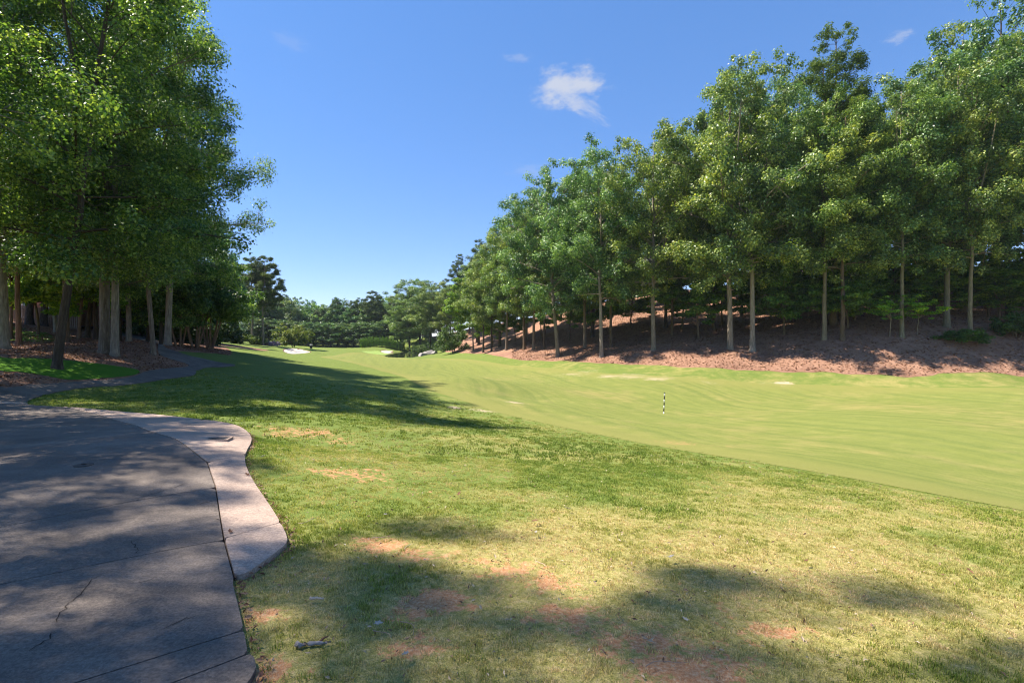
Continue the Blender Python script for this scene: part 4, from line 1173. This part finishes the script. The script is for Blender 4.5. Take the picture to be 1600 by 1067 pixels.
s0 = stick('fallen_branch', 490, 1010, .17, .014, R(15), M['stickbark'], 'short thick lichen-spotted branch piece near the kerb', seed=3, lift=.018)
b = MB(); b.tube([(.03, .0, .0), (.045, .025, .006), (.07, .035, .006)], [.008, .006, .003], 6); obj('twig_stub', b.mesh('twig_stub', True), M['dryleaf'], s0)
stick('wood_chip', 495, 942, .085, .010, R(-3), M['palechip'], 'flat pale wood chip in shaded grass above the branch piece', 'wood chip', .02, .03, 5)
stick('twig', 598, 1000, .13, .0025, R(-35), M['deadwood'], 'thin bent twig below the bare red earth', 'twig', .2, .04, 7)
stick('twig', 640, 990, .16, .0025, R(-50), M['deadwood'], 'thin dark twig lying across the lower bare patch', 'twig', .3, .04, 8)
stick('twig', 637, 862, .1, .003, R(80), M['palechip'], 'thin pale upright-lying twig beside the upper bare earth', 'twig', .2, .045, 9)
stick('twig', 596, 846, .16, .004, R(25), M['deadwood'], 'brown twig on the small bare patch near the kerb', 'twig', .15, .04, 10)
stick('twig', 480, 822, .16, .0025, R(35), M['palechip'], 'pale forked twig in the shade beside the kerb tip', 'twig', .4, .05, 12)
stick('twig', 846, 890, .13, .003, R(-55), M['palechip'], 'pale twig on the dry turf right of the bare earth', 'twig', .1, .045, 14)
stick('twig', 1040, 1048, .22, .002, R(12), M['deadwood'], 'long thin twig in the shadow at the bottom', 'twig', .2, .04, 15)


def leaf(u, v, s, m, lab, seed):
    rg = np.random.default_rng(seed)
    x, y, z = on_ground(u, v)
    # a curled lobed leaf with thickness
    n = 14; a = np.linspace(0, 2 * np.pi, n, endpoint=False)
    rr = s * (.75 + .25 * np.cos(a * 5 + 1)) * np.where(np.cos(a) > .9, 1.35, 1)
    P = np.column_stack([rr * np.cos(a), rr * .6 * np.sin(a), .35 * s * (rr * np.sin(a) / s) ** 2 + .25 * s * np.cos(a) ** 2])
    V = np.vstack([P, [[0, 0, 0]], P - [0, 0, .0015], [[0, 0, -.0015]]])
    T = [(i, (i + 1) % n, n) for i in range(n)] + [(n + 1 + (i + 1) % n, n + 1 + i, 2 * n + 1) for i in range(n)]
    Q = [(i, n + 1 + i, n + 1 + (i + 1) % n, (i + 1) % n) for i in range(n)]
    o = obj('fallen_leaf', make_mesh('fallen_leaf', V, Q, T), m, None, (x, y, z + .05)); o.rotation_euler = (rg.normal(0, .25), rg.normal(0, .25), rg.uniform(0, 6))
    tag(o, lab, 'leaf')


for i, (u, v, s, m, lab) in enumerate(((835, 822, .055, 'dryleaf', 'brown curled leaf alone on the sunny turf'), (888, 802, .06, 'paleleaf', 'pale leaf up the slope from the brown curled one'), (838, 840, .045, 'paleleaf', 'small whitish leaf just below the brown curled one'),
                                       (1048, 880, .05, 'paleleaf', 'pale shrivelled leaf on the dry turf left of the shadow'), (1260, 886, .04, 'dryleaf', 'small dark leaf above the bottom right shadow'), (1515, 902, .045, 'dryleaf', 'dark leaf nearest the right edge of the lawn'),
                                       (602, 811, .035, 'paleleaf', 'tiny white leaf above the small bare patch'), (670, 800, .05, 'dryleaf', 'brown leaf above the bare earth'), (717, 778, .06, 'dryleaf', 'reddish leaf at the foot of the tree shadow tip'),
                                       (634, 1036, .035, 'paleleaf', 'pale leaf scrap at the bottom of the lawn'), (1072, 981, .03, 'paleleaf', 'white scrap of leaf on red earth'), (410, 719, .09, 'paleleaf', 'pale leaf in shade by the rounded kerb corner'),
                                       (387, 748, .06, 'dryleaf', 'orange brown leaf on the kerb edge'), (360, 840, .05, 'dryleaf', 'brown leaf lying on the kerb slab joint'), (590, 987, .04, 'paleleaf', 'whitish leaf among shaded grass near the branch piece'))):
    leaf(u, v, s * .62, M[m], lab, 200 + i)


# ------------------------------------------------------------------ turf: blades near the camera, instanced from small tufts
def tuft(name, nb, h, spread, wid, seed):
    rg = np.random.default_rng(seed)
    V, T, tn = [], [], []
    for i in range(nb):
        a = rg.uniform(0, 6.28); r = spread * rg.uniform(0, 1) ** .5
        bx_, by_ = r * math.cos(a), r * math.sin(a)
        hh = h * rg.uniform(.5, 1.15); d = rg.uniform(0, 6.28); ln = hh * rg.uniform(.2, .9)
        w = wid * rg.uniform(.7, 1.3); px_, py_ = -math.sin(d) * w / 2, math.cos(d) * w / 2
        k = len(V)
        mx, my, mz = bx_ + math.cos(d) * ln * .35, by_ + math.sin(d) * ln * .35, hh * .62
        V += [(bx_ - px_, by_ - py_, -.008), (bx_ + px_, by_ + py_, -.008), (mx - px_ * .8, my - py_ * .8, mz), (mx + px_ * .8, my + py_ * .8, mz), (bx_ + math.cos(d) * ln, by_ + math.sin(d) * ln, hh)]
        T += [(k, k + 1, k + 3), (k, k + 3, k + 2), (k + 2, k + 3, k + 4)]
        tn += [rg.uniform(0, 1)] * 5
    me = make_mesh(name, V, None, T, attrs={'tint': tn}); me.materials.append(M['blade'])
    return me


def scatter(name, P, rot, sc, hue, me, label, cat):
    pm = bpy.data.meshes.new(name); pm.vertices.add(len(P)); pm.vertices.foreach_set('co', np.asarray(P, np.float32).ravel())
    for k, a in (('spin', rot), ('size', sc), ('hue', hue)):
        at_ = pm.attributes.new(k, 'FLOAT', 'POINT'); at_.data.foreach_set('value', np.asarray(a, np.float32))
    o = obj(name, pm); tag(o, label, cat, kind='stuff')
    src = bpy.data.objects.new(name + '_tuft', me)
    ng = bpy.data.node_groups.new(name, 'GeometryNodeTree')
    ng.interface.new_socket('Geometry', in_out='INPUT', socket_type='NodeSocketGeometry')
    ng.interface.new_socket('Geometry', in_out='OUTPUT', socket_type='NodeSocketGeometry')
    gi, go = ng.nodes.new('NodeGroupInput'), ng.nodes.new('NodeGroupOutput')
    m2p = ng.nodes.new('GeometryNodeMeshToPoints')
    io = ng.nodes.new('GeometryNodeInstanceOnPoints'); oi = ng.nodes.new('GeometryNodeObjectInfo'); oi.inputs['Object'].default_value = src
    na, nb = ng.nodes.new('GeometryNodeInputNamedAttribute'), ng.nodes.new('GeometryNodeInputNamedAttribute')
    na.data_type = nb.data_type = 'FLOAT'; na.inputs['Name'].default_value = 'spin'; nb.inputs['Name'].default_value = 'size'
    cx_ = ng.nodes.new('ShaderNodeCombineXYZ')
    L = ng.links.new
    L(gi.outputs[0], m2p.inputs['Mesh']); L(m2p.outputs[0], io.inputs['Points']); L(oi.outputs['Geometry'], io.inputs['Instance'])
    L(na.outputs['Attribute'], cx_.inputs['Z']); L(cx_.outputs[0], io.inputs['Rotation']); L(nb.outputs['Attribute'], io.inputs['Scale']); L(io.outputs[0], go.inputs[0])
    md = o.modifiers.new('scatter', 'NODES'); md.node_group = ng
    return o


def vnoise(x, y, s, seed):
    rg = np.random.default_rng(seed); n = 64; g = rg.uniform(0, 1, (n, n))
    u, v = x * s + 17.3, y * s + 9.1
    i, j = np.floor(u).astype(int), np.floor(v).astype(int); fu, fv = u - i, v - j
    fu, fv = fu * fu * (3 - 2 * fu), fv * fv * (3 - 2 * fv)
    G = lambda a, b: g[a % n, b % n]
    return (G(i, j) * (1 - fu) + G(i + 1, j) * fu) * (1 - fv) + (G(i, j + 1) * (1 - fu) + G(i + 1, j + 1) * fu) * fv


def turf(name, y0, y1, dens, h, nb, spread, wid, seed, smax, label):
    rg = np.random.default_rng(seed)
    n = int(dens * 1.13 * (y1 ** 2 - y0 ** 2))
    y = np.sqrt(rg.uniform(y0 ** 2, y1 ** 2, n)); x = rg.uniform(-1.13, 1.13, n) * y
    keep = (sdf(PATH, x, y) < -0.012) & (sdf(FAIR, x, y) < .6 * rg.normal(0, .5, n)) & (sdf(MULCH_L, x, y) < 0)
    bare = spots(x, y, _bw, BARE)
    keep &= rg.uniform(0, 1, n) > sm(y, 13, 26.5)
    keep &= rg.uniform(0, 1, n) > np.clip(bare * 1.15 + (vnoise(x, y, 2.3, 5) - .5) * .8 + (vnoise(x, y, 9, 6) - .5) * .6, 0, .97)
    x, y, bare = x[keep], y[keep], bare[keep]; n = len(x)
    z = height(x, y)
    d = dryness(x, y) + .42 * vnoise(x, y, .5, 1) + .45 * vnoise(x, y, 1.7, 2) + .42 * vnoise(x, y, 6, 3) - .1
    hue = np.clip((d - .33) * 1.25 + bare * .3 + rg.normal(0, .13, n), 0, 1)
    sc = rg.uniform(.55, 1.05, n) * smax * np.clip(.55 - sdf(FAIR, x, y) / 2.5, .45, 1) * (1 - .45 * np.clip(hue, 0, 1))
    scatter(name, np.column_stack([x, y, z]), rg.uniform(0, 6.28, n), sc, hue, tuft(name, nb, h, spread, wid, seed), label, 'grass')


turf('grass', 1.6, 4.6, 900, .032, 15, .034, .0050, 1, 1.0, 'short patchy grass blades at the photographer\'s feet')
turf('grass', 4.6, 9, 380, .033, 16, .065, .0070, 2, 1.0, 'short grass blades on the slope in front of the shadow tips')
turf('grass', 9, 27, 55, .055, 18, .11, .013, 3, 1.0, 'grass blades on the shaded slope beside the kerb')


def flecks():
    rg = np.random.default_rng(31); n = 9000
    y = np.sqrt(rg.uniform(1.7 ** 2, 11 ** 2, n)); x = rg.uniform(-1.1, 1.1, n) * y
    w = .25 + spots(x, y, _bw, BARE, 4.0) + .6 * (dryness(x, y) > .12)
    k = (rg.uniform(0, 1.3, n) < w) & (sdf(PATH, x, y) < -.02) & (sdf(FAIR, x, y) < -.1); x, y = x[k], y[k]
    c = np.column_stack([x, y, height(x, y) + rg.uniform(.004, .03, len(x))]); nn = unit(rg.normal(size=c.shape) * .6 + [0, 0, 1])
    v, q, t = leaf_faces(c, nn, rg.uniform(.008, .034, len(x)) * (1 + .06 * y), rg.uniform(0, 1, len(x)), rg, .2, .15)
    tag(obj('leaf_litter', make_mesh('leaf_litter', v, q, attrs={'tint': t}), M['fleck']), 'crumbs of dry leaf and thatch strewn through the turf', 'litter', kind='stuff')


M['fleck'] = mat_leaf('turf_thatch', (0.11, 0.055, 0.03), (0.30, 0.19, 0.11), (0.60, 0.50, 0.38), 0.1)
flecks()

# dead leaves and needles gathered along the kerb edge
def litter():
    rg = np.random.default_rng(8); P = np.array(PATH); V, Q = [], []
    seg = np.vstack([P, P[:1]]); L = np.hypot(*np.diff(seg, axis=0).T); cum = np.concatenate([[0], np.cumsum(L)])
    s = rg.uniform(0, cum[-1], 16000)
    x = np.interp(s, cum, seg[:, 0]); y = np.interp(s, cum, seg[:, 1])
    k = (y > 1.5) & (y < 9.5) & (x > -7) & (x < -.9); x, y = x[k], y[k]
    x = x + rg.normal(.03, .03, len(x)); y = y + rg.normal(0, .03, len(y))
    k = sdf(PATH, x, y) < -.004; x, y = x[k], y[k]
    z = height(x, y) + rg.uniform(.006, .03, len(x))
    c = np.column_stack([x, y, z]); n = unit(rg.normal(size=c.shape) * .5 + [0, 0, 1])
    v, q, t = leaf_faces(c, n, rg.uniform(.015, .045, len(x)), rg.uniform(0, 1, len(x)), rg, .22, .1)
    tag(obj('leaf_litter', make_mesh('leaf_litter', v, q, attrs={'tint': t}), M['litter']), 'reddish dead leaves gathered along the kerb edge', 'litter', kind='stuff')


M['litter'] = mat_leaf('litter_leaf', (0.09, 0.035, 0.02), (0.20, 0.085, 0.045), (0.36, 0.21, 0.12), 0.1)
litter()

# straw and leaf clutter on the banks, too many to count
def bank_litter(name, poly, y0, y1, x0, x1, n, s0, s1, label, seed):
    rg = np.random.default_rng(seed)
    x, y = rg.uniform(x0, x1, n), rg.uniform(y0, y1, n)
    k = (sdf(poly, x, y) > .1) & (np.abs(x) < 1.12 * y); x, y = x[k], y[k]
    k = (sdf(PATH, x, y) < 0) & (sdf(LAWN1, x, y) < 0); x, y = x[k], y[k]
    c = np.column_stack([x, y, height(x, y) + .03]); nn = unit(rg.normal(size=c.shape) * .45 + [0, 0, 1])
    v, q, t = leaf_faces(c, nn, rg.uniform(s0, s1, len(x)), rg.uniform(0, 1, len(x)), rg, .3, .12)
    tag(obj(name, make_mesh(name, v, q, attrs={'tint': t}), M['litter']), label, 'litter', kind='stuff')


bank_litter('leaf_litter', MULCH_L, 13, 40, -45, -15, 60000, .05, .12, 'dead leaves strewn over the straw beds by the path', 21)
bank_litter('leaf_litter', MULCH_R, 34, 80, 0, 70, 70000, .10, .24, 'dead leaves strewn over the straw bank under the trees', 22)

# ------------------------------------------------------------------ haze
def haze():
    b = MB(); b.box(-700, -60, -12, 700, 900, 62)
    n = NT('haze_air')
    pv = n.n('VolumePrincipled')
    pv.inputs['Color'].default_value = (0.72, 0.84, 1.0, 1); pv.inputs['Density'].default_value = HAZE
    n.t.links.new(pv.outputs[0], n.out.inputs['Volume'])
    tag(obj('haze', b.mesh('haze'), n.m), 'thin blue summer haze over the course', 'haze', kind='stuff')


HAZE = 0.00015
if HAZE: haze()
